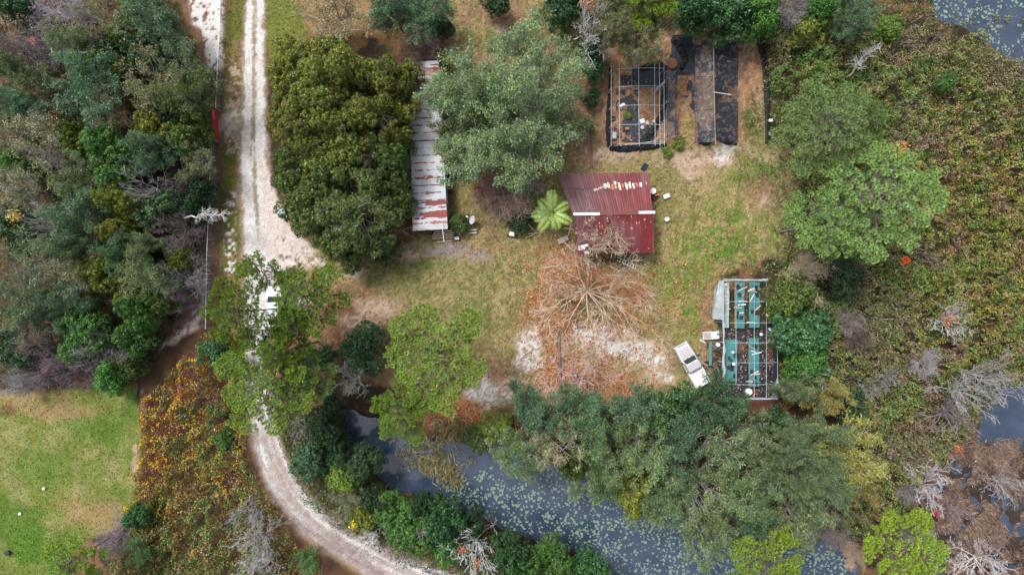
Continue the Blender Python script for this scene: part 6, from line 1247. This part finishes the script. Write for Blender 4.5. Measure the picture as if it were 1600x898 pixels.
p = W(1006, 262); o = box('navy_board', (0, 0, 0), (.55, 1.0, .06), BLUEG, rx=.5, bevel=.01); o.location = (p.x, p.y, .35); o.rotation_euler = (.2, 0, -.6); tag(o, 'navy blue board leaning at the upper right corner of the house', 'board')
def tyre(px, py, r, label, z=.14, m=RUB):
    p = W(px, py); bm = bmesh.new(); R = []
    for i in range(24):
        a = 6.2832 * i / 24; R.append([bm.verts.new(((r * .72 + r * .28 * math.cos(b)) * math.cos(a), (r * .72 + r * .28 * math.cos(b)) * math.sin(a), .12 * math.sin(b))) for b in [6.2832 * k / 8 for k in range(8)]])
    for i in range(24):
        a, b = R[i], R[(i + 1) % 24]
        for k in range(8): bm.faces.new((a[k], b[k], b[(k + 1) % 8], a[(k + 1) % 8]))
    o = fin('tyre', bm, m, smooth=True); o.location = (p.x, p.y, z); return tag(o, label, 'tyre')
tyre(1022.5, 308.5, .42, 'black tyre below the white drum at the right wall of the house'); p = W(1025, 305.5); tag(box('red_can', (p.x, p.y, .25), (.5, .2, .5), pmat('orange_red', (.6, .08, .04), .5), rz=.2, bevel=.03), 'red fuel can between the white drum and the black tyre', 'can')
crate(1040.5, 307, .75, .52, .4, .4, PINKW, 'small_crate', 'small pinkish white crate on the grass right of the black tyre', 'crate')
tyre(957.5, 186, .3, 'small dark tyre at the left side of the pipe frame', m=BLK); crate(959, 213, .5, .8, .5, .0, CONC, 'grey_cooler', 'grey box standing in the lower left corner of the pipe frame', 'box', lid=pmat('grey_lid', (.45, .45, .44), .6)); crate(979, 202, .45, .35, .4, .1, pmat('brick_red_box', (.32, .10, .08), .7), 'red_box', 'small brick red box on black cloth inside the pipe frame', 'box', lid=pmat('brick_red_lid', (.36, .14, .12), .7))
crate(1003, 190, .5, .5, .3, .3, WP, 'white_box', 'white box on pale ground in the middle of the pipe frame', 'box'); crate(972, 165, .6, .3, .2, .5, WP, 'white_box', 'small white box at the left middle of the pipe frame', 'box')
crate(1153, 60, .8, .35, .3, -.6, WP, 'white_box', 'white broken box just under the middle dark crown near the net fence', 'box')
p = W(592, 236, 3); tr = empty('camper_trailer', (p.x, p.y, 0), .12, 'blue grey trailer roof glimpsed through the big oak left of the long shed', 'trailer'); TB = pmat('blue_grey_tin', (.28, .35, .42), .5, var=.1)
box('body', (0, 0, 1.6), (2.4, 4.6, 2.2), TB, tr, bevel=.12); box('roof_vent', (.3, .5, 2.74), (.5, .5, .1), WP, tr, bevel=.02); box('drawbar', (0, 2.9, .5), (.12, 1.4, .1), BLK, tr)
for s in (-1, 1): wheel(tr, .0, 1.12 * s, .34)
p = W(442, 332); tag(box('teal_drum', (p.x, p.y, .4), (.9, .7, .8), pmat('pale_teal', (.30, .42, .42), .5), rz=.5, bevel=.12), 'pale teal barrel at the edge of the dark oak beside the sandy drive', 'barrel'); 
disc('white_bucket', 70, 762, .16, .25, WP, 'small white bucket on the field, right of two pale specks', 'bucket'); disc('white_bucket', 33, 801, .15, .25, WP, 'small white bucket low on the field, left of two pale specks', 'bucket'); disc('dark_tub', 14, 862, .3, .35, BLK, 'dark green black tub in the lower left corner of the field', 'tub')
disc('white_bucket', 1019, 645, .2, .5, WP, 'white bucket glimpsed between crowns below the pickup', 'bucket')
a, b = W(873, 518), W(876, 600); tag(rod('fallen_pole', (a.x, a.y, .15), (b.x, b.y, .12), .13, pmat('old_pole', (.16, .12, .13), .9)), 'dark old pole lying on orange leaves between the two bare trees', 'pole')
a, b = W(923, 205), W(925, 262); tag(rod('fallen_pole', (a.x, a.y, .1), (b.x, b.y, .1), .09, pmat('brown_pole', (.15, .10, .09), .9)), 'thin dark pole lying left of the pipe frame above the red roof', 'pole')
def hose():
    r = random.Random(3); P = []; 
    for i in range(26): a = i / 25 * 5; p = W(1036 + i * .4 + 7 * math.sin(a), 250 + 6 * math.cos(a) - i * .25); P.append((p.x, p.y, .06))
    tag(path('garden_hose', P, .03, BLK), 'black hose curling on the ground below the pipe frame', 'hose')
hose()
for i, (x, y, l, a) in enumerate([(1096, 575, 1.5, .9), (1093, 560, 1., 2.0), (1100, 590, 1.3, 1.4), (1088, 556, .8, .5), (1100, 568, .9, 2.6)]):
    p = W(x, y); tag(box('scrap_board', (p.x, p.y, .12 + i * .03), (l, .22, .05), (BLK, WOOD, BRD, BLK, WOOD)[i], rz=a), 'scrap board strewn between the pickup and the greenhouse', 'board', 'scrap boards by the pickup')
